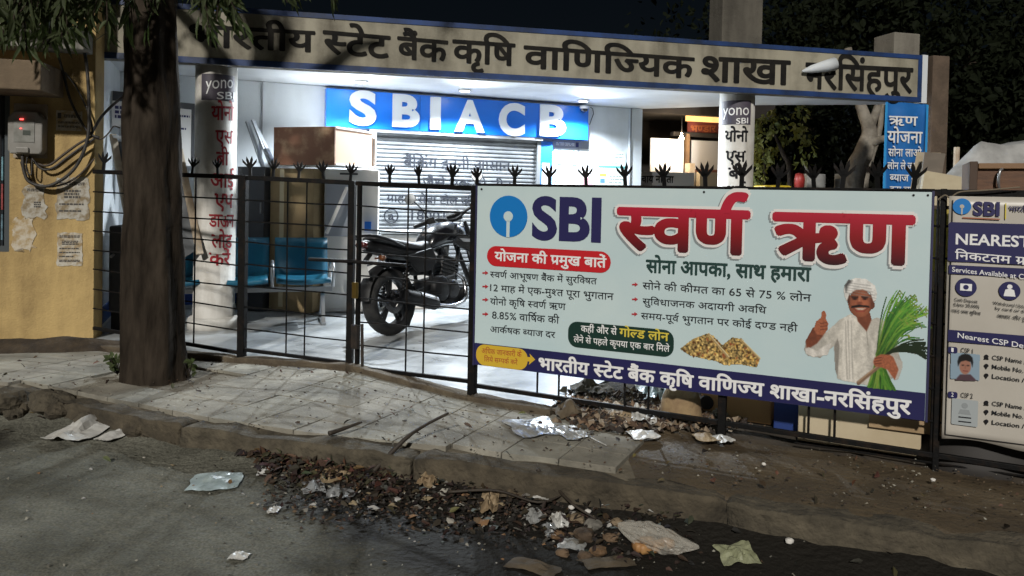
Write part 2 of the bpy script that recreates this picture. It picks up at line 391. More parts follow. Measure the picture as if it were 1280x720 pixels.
b.inputs['Specular IOR Level'].default_value = .22; me.materials.append(m_road); road = bpy.data.objects.new('road', me); COL.objects.link(road); tag(road, kind='structure')
rs = MB(); [rs.grid(lambda a, b_, q=q: (q[0] + (q[1] - q[0]) * a, q[2] + (q[3] - q[2]) * b_, -.165), 4, 4) for q in [(-40, -6.19, -14, 5.6), (5.19, 40, -14, 5.6), (-6.2, 5.2, -14, 1.31)]]
tag(rs.build('road_shoulder', mat('road_plain', (.09, .087, .072), (.05, .048, .04), scale=2, rough=.92)), kind='structure')
# pavement: concrete base with kerb edge, paving tiles on it
m_pave = mat('pavement_concrete', (.17, .15, .112), (.09, .074, .05), scale=2.4, rough=.9, bump=.5, bscale=45)
m_pave_shade = mat('pavement_shade_tone', (.095, .068, .036), (.045, .032, .018), scale=3, rough=.85, bump=.6, bscale=35, rvar=.25)  # dark brown paints the board's shadow and weaker light on the right
def strip(P, Q, n, zf, flipz=None):     # sheet between two polylines sampled along x
    mb = MB()
    return mb
XS = np.linspace(-6, 5.4, 300)
ky = yline(KERB, XS) + .03 * (fbm(XS * 3, 0 * XS, 2) - .5) + .02 * (vnoise(XS * 11, 0 * XS, 5) - .5); fy = yline(FL, XS) + .02
XSHADE = .62  # tiles stop and the painted shade begins here
def pave(x0, x1, name, m):
    mb = MB(); sel = [i for i in range(len(XS)) if x0 <= XS[i] <= x1]; nv = 14; k0 = 0
    rows = []
    for i in sel:
        col = [(XS[i], ky[i] + .005 + .02 * float(vnoise(XS[i] * 9, 1, 3)), -.20)]
        for j in range(nv + 1):
            t = j / nv; y = ky[i] + (fy[i] - ky[i]) * t
            z = -.012 + .016 * (float(fbm(XS[i] * 2.3, y * 2.3, 8)) - .5) - .03 * math.exp(-t * 14) * (.5 + float(vnoise(XS[i] * 6, 3, 3)))
            if x0 >= XSHADE - .01: z += .02 * float(fbm(XS[i] * 4, y * 4, 2)) - .01
            col.append((XS[i], y, z))
        rows.append(col)
    n = nv + 2
    for c in rows: mb.v += c
    for i in range(len(rows) - 1):
        for j in range(n - 1): a = i * n + j; mb.f.append((a, a + n, a + n + 1, a + 1))
    o = mb.build(name, m, smooth=True); return tag(o, kind='structure')
pavement = pave(-6.1, XSHADE + .04, 'pavement', m_pave)
pave(XSHADE, 5.5, 'shade_toned_pavement', m_pave_shade)
# tiles laid parallel to the fence
TREE = Vector((-2.46, 5.18, 0)); TREE = G(193, 478, 0) + Vector((0, .2, 0))
fd = (FL[5] - FL[2]).normalized(); fn_ = Vector((-fd.y, fd.x, 0)); ts = .30
m_tile = [mat('paving_tile_%d' % i, c, tuple(x * .42 for x in c), scale=2.2, rough=.88, bump=.35, bscale=70) for i, c in enumerate([(.30, .285, .235), (.285, .265, .215), (.315, .295, .245)])]
org = FL[2] + fd * .1 - fn_ * .03
def clip_line(P, a, b_, keep_up):       # keep the part of polygon P above (or below) line a-b
    out = []; f = lambda p: ((b_.x - a.x) * (p.y - a.y) - (b_.y - a.y) * (p.x - a.x)) * (1 if keep_up else -1)
    for k in range(len(P)):
        p, q = P[k], P[(k + 1) % len(P)]; fp, fq = f(p), f(q)
        if fp >= 0: out.append(p)
        if (fp >= 0) != (fq >= 0): out.append(p.lerp(q, fp / (fp - fq)))
    return out
for i in range(-13, 18):
    for j in range(-2, 11):
        h = ts / 2 - .0035; c = org + fd * ((i + .5) * ts) - fn_ * ((j - .5) * ts)
        if c.x > XSHADE + .05 or c.x < -4.6 or (c - TREE).length < .44: continue
        P = [c + fd * (a * h) + fn_ * (b_ * h) for a, b_ in ((-1, -1), (1, -1), (1, 1), (-1, 1))]
        for ln, off_, up in ((KERB, .10, True), (FL, -.10, False)):
            a, b_ = [Vector((x, float(yline(ln, x)) + off_, 0)) for x in (c.x - .2, c.x + .2)]
            if P: P = clip_line(P, a, b_, up)
        if len(P) < 3 or sum((P[k].x * P[(k + 1) % len(P)].y - P[(k + 1) % len(P)].x * P[k].y) for k in range(len(P))) / 2 < .012: continue
        zt_ = random.uniform(.004, .008); tx, ty = random.uniform(-.008, .008), random.uniform(-.008, .008)
        MB().prism([Vector((q.x, q.y, zt_ + (q.x - c.x) * tx + (q.y - c.y) * ty)) for q in P], (0, 0, -.04)).build('paving_tile', m_tile[(i * 7 + j * 3) % 3], pavement, bevel=.002)
# kerb stones along the edge
m_kerb = [mat('kerb_stone_%d' % i, c, tuple(x * .4 for x in c), scale=7, rough=.95, bump=1.0, bscale=30) for i, c in enumerate([(.105, .088, .06), (.09, .073, .048)])]
def rough_block(mb, c, ax, ay, az, k=5, amp=.02, seed=0):
    n0 = len(mb.v); bm = bmesh.new(); bmesh.ops.create_cube(bm, size=2); bmesh.ops.subdivide_edges(bm, edges=bm.edges[:], cuts=k, use_grid_fill=True)
    bm.verts.index_update(); vs = []
    for v in bm.verts:
        q = v.co; l = 1 - .06 * (abs(q.x) > .9) * (abs(q.z) > .9) - .08 * (abs(q.y) > .9) * (abs(q.z) > .9)
        p = Vector(c) + ax * q.x * l + ay * q.y * l + az * q.z
        d = Vector((vnoise(p.x * 7 + seed, p.y * 7, p.z * 7) - .5, vnoise(p.x * 7, p.y * 7 + 9, p.z * 7 + seed) - .5, vnoise(p.x * 7 + 5, p.y * 7, p.z * 7 + 4 + seed) - .5))
        d2 = Vector((vnoise(p.x * 21 + seed, p.y * 21, p.z * 21) - .5, vnoise(p.x * 21, p.y * 21 + 9, p.z * 21) - .5, vnoise(p.x * 21 + 5, p.y * 21, p.z * 21 + 4) - .5))
        vs.append(p + d * (amp * 2) + d2 * amp)
    mb.add(vs, [tuple(v.index for v in f.verts) for f in bm.faces]); bm.free(); return mb
xk = -4.3; ki = 0
while xk < 3.6:
    ln = random.uniform(.9, 1.5); a = Vector((xk, float(yline(KERB, xk)), 0)); b_ = Vector((xk + ln, float(yline(KERB, xk + ln)), 0)); d = (b_ - a)
    if -1.44 < xk + ln / 2 < -.75 and False: xk += ln; continue
    dn = d.normalized(); nn = Vector((-dn.y, dn.x, 0)); low = -.05 if -3.15 < xk + ln / 2 < -2.5 else (-.02 if xk < -3.1 else 0)
    c = (a + b_) / 2 + nn * random.uniform(.0, .03) + Vector((0, 0, -.112 + low + random.uniform(-.008, .008)))
    o = rough_block(MB(), c, d / 2 * .995, nn * .075, Z * .098, 12, .016, ki).build('kerb_stone', m_kerb[ki % 2], pavement, smooth=True); xk += ln; ki += 1
# porch floor and bare yard right of it
m_floor = mat('porch_floor_tile', (.40, .42, .43), (.19, .20, .205), scale=2.0, rough=.42, bump=.12, bscale=30, lo=.38, hi=.72, rvar=.18)
e0, e1 = G(684, 517, 0), G(765, 478, 0); ed = (e1 - e0)
pf = [Vector((*dpt(60, 6.5), 0)), FL[1], FL[2], FL[3], FL[4] + Vector((0, .05, 0)), e0, e0 + ed * 4.2, Vector((4.5, 11, 0)), Vector((-4.5, 9.4, 0))]
pfm = MB().prism([p + Vector((0, .06, .018)) for p in pf], (0, 0, -.3)).build('porch_floor', m_floor); tag(pfm, kind='structure')
yd = MB().grid(lambda a, b_: (-.6 + 9 * a, 3.3 + 9 * b_, -.012 + (.05 * fbm(a * 40, b_ * 40, 1) - .02 if b_ > 0 else 0) - (.35 if (3.3 + 9 * b_) < yline(FL, -.6 + 9 * a) - .03 else 0)), 150, 150)
tag(yd.build('yard_soil', m_soil, smooth=True), kind='structure')
sill = MB()
m_sill = mat('sill_concrete', (.12, .095, .062), (.06, .045, .03), scale=5, rough=.92, bump=.7, bscale=30)
for p, q in ((FL[1], FL[2]), (FL[2], FL[3]), (FL[3], FL[4]), (FL[4], e0 + Vector((.05, 0, 0)))):
    d = q - p; nn = Vector((-d.y, d.x, 0)).normalized(); rough_block(sill, (p + q) / 2 - nn * .035 + Z * .004, d / 2 * 1.01, nn * .05, Z * .038, 9, .009, 3)
tag(sill.build('threshold_kerb', m_sill, smooth=True), kind='structure')
# soil along the foot of the yellow wall
def soilmound(name, c, rx, ry, h, m, seed=0, rz=0):
    def f(a, b_):
        r, t = a, b_ * 2 * math.pi; x, y = r * rx * math.cos(t), r * ry * math.sin(t); x, y = x * math.cos(rz) - y * math.sin(rz), x * math.sin(rz) + y * math.cos(rz)
        return (c[0] + x, c[1] + y, c[2] + h * (1 - r * r) * (.55 + .9 * float(fbm(c[0] + x * 4 + seed, c[1] + y * 4, 2))) - .03 * r)
    return tag(MB().grid(f, 14, 40).build(name, m, smooth=True), kind='structure')
_w = G(60, 438, 0); soilmound('soil_bank', (_w.x, _w.y + .05, 0), 1.25, .22, .10, mat('dark_earth', (.06, .043, .026), (.025, .018, .012), scale=8, rough=.95, bump=.8, bscale=30), 3, R(14))

# ================================================================== BANK BUILDING
FASC = Plane(dpt(340, 7.28), dpt(1150, 8.84)); BACK = Plane(dpt(298, 8.75), dpt(800, 10.8)); FEN = Plane(dpt(595, 5.03), dpt(1160, 3.92))
ZS = 2.56; ZC = 2.63
m_white = streaky('white_paint', (.64, .68, .71), (.40, .42, .43), .45, 1.2, .6, .06)
m_ceil = mat('ceiling_paint', (.68, .70, .72), (.55, .57, .59), scale=1.5, rough=.8)
m_fasc = streaky('fascia_paint', (.33, .305, .235), (.075, .064, .042), .9, 1.5, .7, .15)
m_blue = mat('blue_paint', (.015, .06, .30), (.012, .05, .22), scale=4, rough=.5)
m_conc = streaky('old_concrete', (.20, .185, .155), (.06, .052, .042), .8, 2.0, .92, .4)
bank = thing('bank_building', 'white single-storey bank branch with open lit porch and two round pillars', 'building', (0, 8.6, 0))
uR = BACK.uv(800, 180)[0]; uL = BACK.uv(148, 300)[0]
MB().slab(BACK, uL, uR, 0, ZC - .005, -.2, 0).build('back_wall', m_white, bank)
MB().slab(BACK, BACK.uv(785, 180)[0], uR - .002, 0, ZC - .008, .002, .05).build('wall_pier', m_white, bank)
_sa = Vector((*dpt(118, 6.78), 0)); _sb = BACK.pt(uL, 0)
SIDE = Plane((_sa.x, _sa.y), (_sb.x, _sb.y))
MB().slab(SIDE, 0, SIDE.L + .1, 0, ZC - .006, -.2, 0).build('side_wall', m_white, bank)
fu0, fu1 = FASC.uv(96, 70)[0], FASC.uv(1150, 120)[0]; ZT = 3.075
roofp = [FASC.pt(fu0, ZC, -.04), FASC.pt(fu1 + .12, ZC, -.04), Vector((*dpt(1128, 9.75), ZC)), Vector((*dpt(945, 10.1), ZC)), BACK.pt(uR, ZC, .0), BACK.pt(uR - .1, ZC, -.25), BACK.pt(uL, ZC, -.25), SIDE.pt(0, ZC, -.25)]
MB().prism(roofp, (0, 0, .16)).build('roof_slab', m_ceil, bank)
MB().slab(FASC, fu0, fu1, ZS - .02, ZT, -.14, 0).build('fascia_beam', m_conc, bank)
# pillars
m_pillar = streaky('pillar_paint', (.60, .585, .55), (.20, .17, .12), .6, 3.0, .6, .1)
m_red = mat('red_print', (.30, .012, .02), rough=.6); m_black = mat('black_print', (.008, .008, .010), rough=.7, spec=.2); m_wprint = mat('white_print', (.74, .74, .74), rough=.6)
m_plum = mat('plum_print', (.075, .06, .085), (.05, .045, .06), rough=.55)
class Cyl(Plane):                 # lettering wrapped round a pillar, nearest side to the camera
    def __init__(s, c, r): s.c = Vector((c[0], c[1], 0)); s.r = r; s.n = (Vector((0, 0, 0)) - s.c).normalized(); s.u = Vector((-s.n.y, s.n.x, 0)); s.a = s.c + s.n * r
    def uv(s, px, py, off=0):
        rr = ray(px, py); rr2 = Vector((rr.x, rr.y)); o = Vector((CAMP.x - s.c.x, CAMP.y - s.c.y)); R_ = s.r + off
        A, B, C = rr2.dot(rr2), 2 * o.dot(rr2), o.dot(o) - R_ * R_; D = max(B * B - 4 * A * C, 0); t = (-B - math.sqrt(D)) / (2 * A)
        p = CAMP + rr * t; q = p - s.c; return s.r * math.atan2(q.dot(s.u), q.dot(s.n)), p.z
    def pt(s, u, w, off=0): a = u / s.r; return s.c + (s.n * math.cos(a) + s.u * math.sin(a)) * (s.r + off) + Vector((0, 0, w))
def wrap_sheet(cy, u0, u1, w0, w1, off): return MB().grid(lambda a, b_: cy.pt(u0 + (u1 - u0) * a, w0 + (w1 - w0) * b_, off), 16, 2)
PILL = []
for cpx, d, r in ((269, 7.42, .193), (918.5, 8.66, .195)):
    x, y = dpt(cpx, d); p = MB().lathe((x, y, 0), (0, 0, 1), [(0, 0), (r + .05, 0), (r + .05, .10), (r + .035, .125), (r, .13), (r, 1.2), (r, ZC), (0, ZC)], 40).build('pillar', m_pillar, bank, smooth=False)
    for q in p.data.polygons: q.use_smooth = abs(q.normal.z) < .5
    PILL.append((Cyl((x, y), r), p))
cy, po = PILL[0]
u0, z1 = cy.uv(252, 92, .003); u1, z0 = cy.uv(293, 128, .003); wrap_sheet(cy, u0, u1, z0, z1, .003).build('printed_panel', m_plum, po, smooth=True)
text_part('lettering', 'yono', cy, (257, 112), (291, 110), 96, m_wprint, po, .006, .0)
text_part('lettering', 'SBI', cy, (271, 124), (293, 124), 115, m_wprint, po, .006, .01)
for s, l, r, y0, y1 in (('योनो', 264, 292, 133, 150), ('एस', 269, 291, 163, 179), ('बी', 270, 286, 190, 206), ('आई', 263, 292, 217, 234), ('एप', 268, 291, 242, 259), ('डाऊन', 261, 292, 268, 283), ('लोड', 264, 290, 293, 309), ('करें', 261, 288, 316, 331)):
    text_part('lettering', s, cy, (l, y1), (r, y1 + .5), y0, m_red, po, .003, .02)
cy, po = PILL[1]
u0, z1 = cy.uv(902, 127, .003); u1, z0 = cy.uv(938, 156, .003); wrap_sheet(cy, u0, u1, z0, z1, .003).build('printed_panel', m_plum, po, smooth=True)
text_part('lettering', 'yono', cy, (904, 145), (936, 144), 131, m_wprint, po, .006, 0)
text_part('lettering', 'SBI', cy, (920, 155), (935, 154), 148, m_wprint, po, .006, .01)
for s, l, r, y0, y1 in (('योनो', 906, 935, 164, 177), ('एस', 907, 932, 189, 202), ('बी', 910, 930, 210, 223), ('आई', 906, 932, 233, 246)):
    text_part('lettering', s, cy, (l, y1), (r, y1), y0, m_black, po, .003, .03)
# skirting, conduits, shutter
MB().slab(BACK, uL, BACK.uv(452, 300)[0], .06, .22, .002, .014).build('blue_skirting', m_blue, bank)
MB().slab(SIDE, .05, SIDE.L, .06, .22, .002, .012).build('blue_skirting', m_blue, bank)
m_grey = mat('grey_plastic', (.16, .17, .18), rough=.5); m_dark = mat('dark_cable', (.02, .02, .022), rough=.6)
for px in (327, 785.5): u = BACK.uv(px, 180)[0]; MB().slab(BACK, u - .008, u + .008, 1.7 if px < 400 else .02, ZC - .01, .052 if px > 400 else .002, .066 if px > 400 else .016).build('wall_conduit', m_grey, bank)
m_shut = mat('shutter_steel', (.34, .355, .37), (.25, .26, .275), scale=5, rough=.45, metal=.2, bump=.05, rvar=.12)
su0, su1 = BACK.uv(462, 200)[0], BACK.uv(671, 200)[0]; sh_top = BACK.uv(565, 171)[1]; pitch = .052
prof = []
z = .03
while z < sh_top:
    for a, o_ in ((0, .012), (.2, .012), (.36, .034), (.74, .038), (.92, .014)): prof.append((z + a * pitch, o_))
    z += pitch
sm = MB()
for u in (su0, su1): sm.v += [tuple(BACK.pt(u, w, o_)) for w, o_ in prof]
n = len(prof); sm.f = [(i, i + n, i + n + 1, i + 1) for i in range(n - 1)]
shutter = sm.build('rolling_shutter', m_shut, bank)
MB().slab(BACK, su0 - .03, su1 + .03, sh_top, sh_top + .10, .002, .12).build('shutter_housing', mat('housing_grey', (.30, .31, .33), rough=.5), bank)
for k, (a, c) in enumerate(((su0, -1), (su1, 1))): MB().slab(BACK, a - .025, a + .025, .02, sh_top - .002, .002, .07).build('shutter_guide', m_grey, bank)
u0, u1 = BACK.uv(674, 200)[0], BACK.uv(688, 200)[0]
m_blue2 = mat('bright_blue', (.01, .16, .62), (.01, .12, .5), scale=2, rough=.45)
MB().slab(BACK, su1 + .027, u1, .02, sh_top - .003, .002, .06).build('blue_jamb', m_blue2, bank)
m_faint = mat('shutter_print', (.02, .022, .03), rough=.7, spec=.2)
for s, l, r, yb, yt in (('बैंकिंग इतनी आसान', 504, 638, 208, 196), ('जैसे एक दो तीन', 528, 640, 232, 222), ('ग्राहक सेवा टोल फ्री', 483, 592, 252, 243), ('18001', 514, 556, 275, 263), ('www.onlinesbi', 530, 640, 297, 288)):
    text_part('lettering', s, BACK, (l, yb), (r, yb + (r - l) * .045), yt, m_faint, shutter, .042, .008 if s[0] != 'w' else 0)
ct = BACK.uv(489, 270, .042); rgm = MB(); rgm.tube([BACK.pt(ct[0] + .085 * math.cos(t), ct[1] + .085 * math.sin(t), .043) for t in np.linspace(0, 2 * math.pi, 25)], .008, 6, False); rgm.build('phone_emblem', m_faint, shutter)
text_part('lettering', 'a', BACK, (485, 274.5), (493, 274.8), 264, m_faint, shutter, .043, .01)
# roof stubs and the end column
m_colc = streaky('column_concrete', (.115, .105, .085), (.04, .035, .028), .8, 2.0, .92, .4)
for px0, px1, y0, d, m_, zb in ((898, 954, -60, 9.7, m_colc, ZS + .17), (1110, 1148, 41, 9.0, m_conc, ZS + .1)):
    a, b_ = at(px0, y0, d), at(px1, y0, d); MB().box(((a.x + b_.x) / 2, a.y + .15, (a.z + zb) / 2), (b_.x - a.x, .35, a.z - zb), R(14)).build('roof_column', m_, bank, bevel=.012)
a, b_ = at(1160, 70, 8.98), at(1184, 70, 8.98)
MB().box(((a.x + b_.x) / 2, a.y + .1, a.z / 2), (b_.x - a.x, .28, a.z), R(12)).build('end_column', mat('brown_column', (.12, .085, .06), (.07, .05, .035), scale=5, rough=.9, bump=.4), bank, bevel=.01)
MB().slab(FASC, fu1 + .004, fu1 + .075, ZS - .03, ZT + .01, -.14, .02).build('fascia_end_cap', m_white, bank)

# ------------------------------------------------------------------ fascia sign
fs = thing('fascia_sign', 'long dirty cream fascia sign with big black Hindi lettering and blue borders', 'sign', tuple(FASC.pt((fu0 + fu1) / 2, ZS, .01)))
m_bord = mat('border_blue', (.015, .05, .18), (.007, .018, .05), scale=3, rough=.55)
MB().slab(FASC, fu0, fu1 - .002, ZS + .035, ZT - .045, .001, .014).build('sign_panel', m_fasc, fs)
MB().slab(FASC, fu0, fu1, ZS - .022, ZS + .034, .002, .022).build('border', m_bord, fs); MB().slab(FASC, fu0, fu1, ZT - .044, ZT + .004, .002, .022).build('border', m_bord, fs)
MB().slab(FASC, fu1 - .05, fu1 + .002, ZS + .036, ZT - .046, .003, .021).build('border', m_bord, fs)
m_paint = mat('letter_black', (.008, .008, .008), (.018, .016, .013), scale=9, rough=.8, spec=.15)
for s, l, yl, r, yr, yt in (('भारतीय', 236, 57, 394, 65, 31), ('स्टेट', 403, 66, 488, 73, 38.5), ('बैंक', 496, 72.5, 560, 78, 46), ('कृषि', 565, 77, 644, 82, 50), ('वाणिज्यिक', 654, 84, 868, 98, 57.5), ('शाखा', 876, 101, 988, 106, 71), ('नरसिंहपुर', 1006, 110, 1141, 116, 79)):
    text_part('lettering', s, FASC, (l, yl), (r, yr), yt, m_paint, fs, .018, .026, 4)
fl = MB(); p0, p1 = FASC.px(1003, 89, .06), FASC.px(1043, 80, .06)
fl.tube([p0, p0.lerp(p1, .3), p0.lerp(p1, .7), p1], [.012, .045, .065, .075], 12)
fl.build('curled_flap', m_white, fs, smooth=True)

# ------------------------------------------------------------------ blue branch sign above the shutter
bs = thing('branch_sign', 'bright blue sign box with white SBI ACB letters above the shutter', 'sign', tuple(BACK.pt((su0 + su1) / 2, 2.1, .1)))
O1 = .13
a, b_ = BACK.uv(408, 107.5, O1), BACK.uv(736, 136, O1); c, d = BACK.uv(408, 158, O1), BACK.uv(736, 175, O1)
zt, zb_ = (a[1] + b_[1]) / 2, (c[1] + d[1]) / 2
zt = min(zt, ZC - .012)
m_bsign = mat('sign_blue', (.008, .17, .72), (.006, .14, .64), scale=1.3, rough=.28, spec=.6)
us = [a[0], BACK.uv(525, 130, O1)[0], BACK.uv(635, 150, O1)[0], b_[0]]
for i in range(3): MB().slab(BACK, us[i] + .002, us[i + 1] - .002, zb_, zt, .003, O1).build('sign_panel', m_bsign, bs, bevel=.004)
m_lett = mat('acrylic_white', (.86, .88, .90), rough=.35)
for s, l, r, yb, yt in (('S', 436, 470, 153.5, 114.5), ('B', 490, 524, 156, 119), ('I', 537, 550, 159, 123), ('A', 568, 605, 162, 126), ('C', 623, 655, 166.5, 130), ('B', 674, 706, 167.5, 132)):
    text_part('letter', s, BACK, (l, yb), (r, yb + (r - l) * .05), yt, m_lett, bs, O1 + .002, .045 if s != 'I' else .05, 5, extrude=.025)

# ------------------------------------------------------------------ ceiling lights and camera
m_lens = mat('lamp_lens', (.92, .96, 1.0), emit=22); m_metal = mat('white_metal', (.7, .7, .7), rough=.4)
for i, (px, py, lab) in enumerate(((452, 101, 'round ceiling downlight above the letter S'), (581, 112, 'round ceiling downlight above the letter A'), (729, 125, 'round ceiling downlight above the dome camera'))):
    r_ = ray(px, py); t = (ZC - EYE) / r_.z; p = CAMP + r_ * t
    L_ = thing('ceiling_light', lab, 'ceiling light', (p.x, p.y, ZC), 'porch ceiling lights')
    MB().lathe((p.x, p.y, ZC), (0, 0, -1), [(.075, .0), (.078, .012), (.066, .022), (.06, .022)], 24).build('rim', m_metal, L_, smooth=True)
    MB().lathe((p.x, p.y, ZC), (0, 0, -1), [(.06, .018), (.03, .026), (0, .028)], 20).build('lens', m_lens, L_, smooth=True)
    ld = bpy.data.lights.new('ceiling_light_lamp', 'SPOT'); ld.shadow_soft_size = .03; ld.spot_size = R(166); ld.spot_blend = .5; ld.energy = LAMP_W; ld.color = (.86, .94, 1.0)
    lo_ = bpy.data.objects.new('ceiling_light_lamp', ld); COL.objects.link(lo_); lo_.parent = L_; lo_.location = (0, 0, -.06); lo_.rotation_euler = Vector((BACK.n.x * .42, BACK.n.y * .42, -1)).to_track_quat('-Z', 'Y').to_euler()   # gimbal tilted towards the gate
p = BACK.px(730, 136.5, .2); cc = thing('dome_camera', 'small white dome security camera at the end of the blue sign', 'security camera', tuple(p))
MB().lathe(p + Vector((0, 0, .04)), (0, 0, -1), [(0, -.005), (.055, -.005), (.06, .02), (.055, .035)], 20).build('housing', m_metal, cc, smooth=True)
MB().lathe(p + Vector((0, 0, .005)), (0, 0, -1), [(.053, 0), (.045, .03), (.02, .045), (0, .048)], 20).build('dome', mat('smoked_dome', (.05, .05, .06), rough=.1, coat=1), cc, smooth=True)
MB().lathe(p + Vector((0, -.03, -.02)), (0, -1, -.3), [(.02, 0), (.02, .03), (0, .032)], 12).build('lens', mat('lens_glass', (.01, .01, .02), rough=.05), cc, smooth=True)
_c = [BACK.px(x, y, .02) for x, y in ((738, 134), (741, 136), (742, 142), (739, 150), (737, 156))]
tag(MB().tube(_c, .005, 6).build('camera_cable', m_dark), 'thin dark cable looping down beside the dome camera', 'cable')
# ================================================================== YELLOW BUILDING (left)
_p = Vector((*dpt(118, 6.70), 0)); _q = _p - FASC.u * 5
YW = Plane((_q.x, _q.y), (_p.x, _p.y))
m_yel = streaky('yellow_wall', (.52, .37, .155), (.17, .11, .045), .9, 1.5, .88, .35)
yb = thing('yellow_building', 'ochre yellow plastered building with a concrete sunshade beside the white porch', 'building', tuple(_p))
wu0, wu1 = YW.uv(-60, 200)[0], YW.uv(12, 200)[0]; wz0, wz1 = YW.uv(6, 315)[1], YW.uv(6, 104)[1]
for q in ((0, wu0, 0, 3.1), (wu0, wu1, 0, wz0), (wu0, wu1, wz1, 3.1), (wu1, 5, 0, 3.1)): MB().slab(YW, *q, -.25, 0).build('wall', m_yel, yb)
m_wood = mat('old_window_wood', (.05, .06, .065), rough=.7); m_glassd = mat('dark_pane', (.02, .025, .03), rough=.12, spec=.6)
win = MB()
for q in ((wu0, wu0 + .05, wz0, wz1), (wu1 - .05, wu1, wz0, wz1), (wu0 + .05, wu1 - .05, wz0, wz0 + .05), (wu0 + .05, wu1 - .05, wz1 - .05, wz1)): win.slab(YW, *q, -.10, -.03)
wf = win.build('window', m_wood, yb)
MB().slab(YW, wu0 + .04, wu1 - .04, wz0 + .04, wz1 - .04, -.09, -.08).build('pane', m_glassd, wf)
for k in range(1, 5): u = wu0 + (wu1 - wu0) * k / 5; MB().tube([YW.pt(u, wz0 + .03, -.04), YW.pt(u, wz1 - .03, -.04)], .008, 6).build('grille_bar', m_dark, wf)
for (y0, y1, c) in ((196, 225, (.16, .35, .42)), (230, 262, (.35, .05, .05)), (268, 300, (.12, .22, .28))):
    a, b_ = YW.uv(-14, y1, -.07), YW.uv(9, y0, -.07); MB().slab(YW, a[0], b_[0], a[1], b_[1], -.079, -.076).build('window_sticker', mat('sticker_%d' % y0, c, tuple(x * .4 for x in c), scale=20, rough=.5), wf)
# sunshade over the window, parapet above
su = YW.uv(80, 110)[0]
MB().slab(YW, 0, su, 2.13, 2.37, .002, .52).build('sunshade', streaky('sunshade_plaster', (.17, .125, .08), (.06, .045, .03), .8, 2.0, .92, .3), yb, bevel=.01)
MB().slab(YW, 0, 4.98, 2.52, 2.72, .002, .24).build('parapet_ledge', mat('pale_ledge', (.30, .29, .26), (.12, .11, .09), scale=3, rough=.9, bump=.3), yb, bevel=.008)
MB().slab(YW, 0, 5, 3.102, 3.5, -.25, .05).build('parapet', m_conc, yb)
# electricity meter
mp_ = YW.px(36, 197, .0); mt = thing('electricity_meter', 'grey electricity meter with glowing red display on the yellow wall', 'meter', tuple(mp_))
a, b_ = YW.uv(18, 197), YW.uv(60, 131); MB().slab(YW, a[0], b_[0], a[1], b_[1], .002, .022).build('mounting_board', mat('meter_board', (.36, .31, .24), (.2, .15, .1), scale=6, rough=.8), mt)
a, b_ = YW.uv(11, 192, .1), YW.uv(55, 140, .1); u0, u1, w0, w1 = a[0], b_[0], a[1], b_[1]
m_case = mat('meter_case', (.27, .26, .24), (.2, .19, .17), scale=8, rough=.35)
pr = [(u0 + .02, w0), (u1 - .02, w0), (u1, w0 + .03), (u1, w1 - .06), (u1 - .05, w1), (u0 + .05, w1), (u0, w1 - .06), (u0, w0 + .03)]
MB().prism([YW.pt(u, w, .023) for u, w in pr], YW.n * .11).build('case', m_case, mt, bevel=.012)
MB().slab(YW, u0 + .05, u1 - .06, w0 + .10, w1 - .07, .134, .138).build('display_window', mat('meter_window', (.30, .30, .28), (.2, .2, .18), scale=10, rough=.15, coat=.6), mt)
MB().slab(YW, u0 + .12, u1 - .09, w0 + .16, w0 + .20, .1385, .141).build('counter', mat('lcd', (.06, .07, .06), rough=.3), mt)
MB().slab(YW, u0 + .07, u1 - .10, w0 + .01, w0 + .055, .134, .15).build('terminal_cover', m_case, mt, bevel=.006)
m_led = mat('red_led', (1.0, .07, .06), emit=2.2)
for px, py, sz in ((27, 149, .012), (26, 160.5, .006)): c = YW.px(px, py, .142); MB().box(c, (sz * 2.4, .006, sz)).build('indicator_light', m_led, mt)
m_cab = mat('black_cable', (.02, .018, .016), (.05, .045, .04), scale=15, rough=.6); m_cab2 = mat('brown_cable', (.045, .032, .022), rough=.6)
def spline(P, n=8):
    P = [Vector(p) for p in P]; out = []
    for i in range(len(P) - 1):
        p0, p1, p2, p3 = P[max(i - 1, 0)], P[i], P[i + 1], P[min(i + 2, len(P) - 1)]
        for k in range(n):
            t = k / n; out.append(.5 * ((2 * p1) + (p2 - p0) * t + (2 * p0 - 5 * p1 + 4 * p2 - p3) * t * t + (3 * p1 - p0 - 3 * p2 + p3) * t ** 3))
    return out + [P[-1]]
def cable(pts, off, r, m, label, pl=YW):
    tag(MB().tube(spline([pl.px(x, y, off) for x, y in pts]), r, 7).build('cable', m, smooth=True), label, 'cable', 'cables on the yellow wall')
cable([(70, 58), (80, 95), (88, 125), (103, 155), (114, 168), (124, 172)], .06, .011, m_cab, 'black cable slanting from the roof edge to the knot at the wall corner')
cable([(98, 30), (108, 80), (111, 130), (109, 175), (92, 212), (62, 232), (38, 228), (30, 214), (28, 194)], .09, .014, m_cab, 'thick black cable hanging straight down then looping back under the meter')
cable([(36, 196), (48, 205), (62, 206), (80, 193), (98, 180), (116, 170)], .05, .011, m_cab2, 'brown cable from the meter up to the wall corner, upper of two')
cable([(40, 198), (52, 211), (66, 210), (84, 197), (102, 184), (118, 173)], .07, .010, m_cab, 'black cable from the meter up to the wall corner, lower of two')
cable([(118, 198), (100, 218), (80, 230), (55, 233), (34, 222), (26, 202)], .05, .008, m_cab2, 'thin brown cable sagging in the lowest loop below the meter')
cable([(34, 196), (33, 212), (39, 218), (40, 200)], .1, .006, m_cab, 'short black wire loop hanging right under the meter')
cable([(76, 85), (96, 110), (112, 145), (116, 166)], .05, .008, m_cab, 'thin black cable crossing behind the hanging thick cable')
cable([(114, 168), (124, 150), (134, 138), (150, 124), (163, 118)], .05, .012, m_cab, 'black cable bundle rising right from the wall corner towards the trunk')
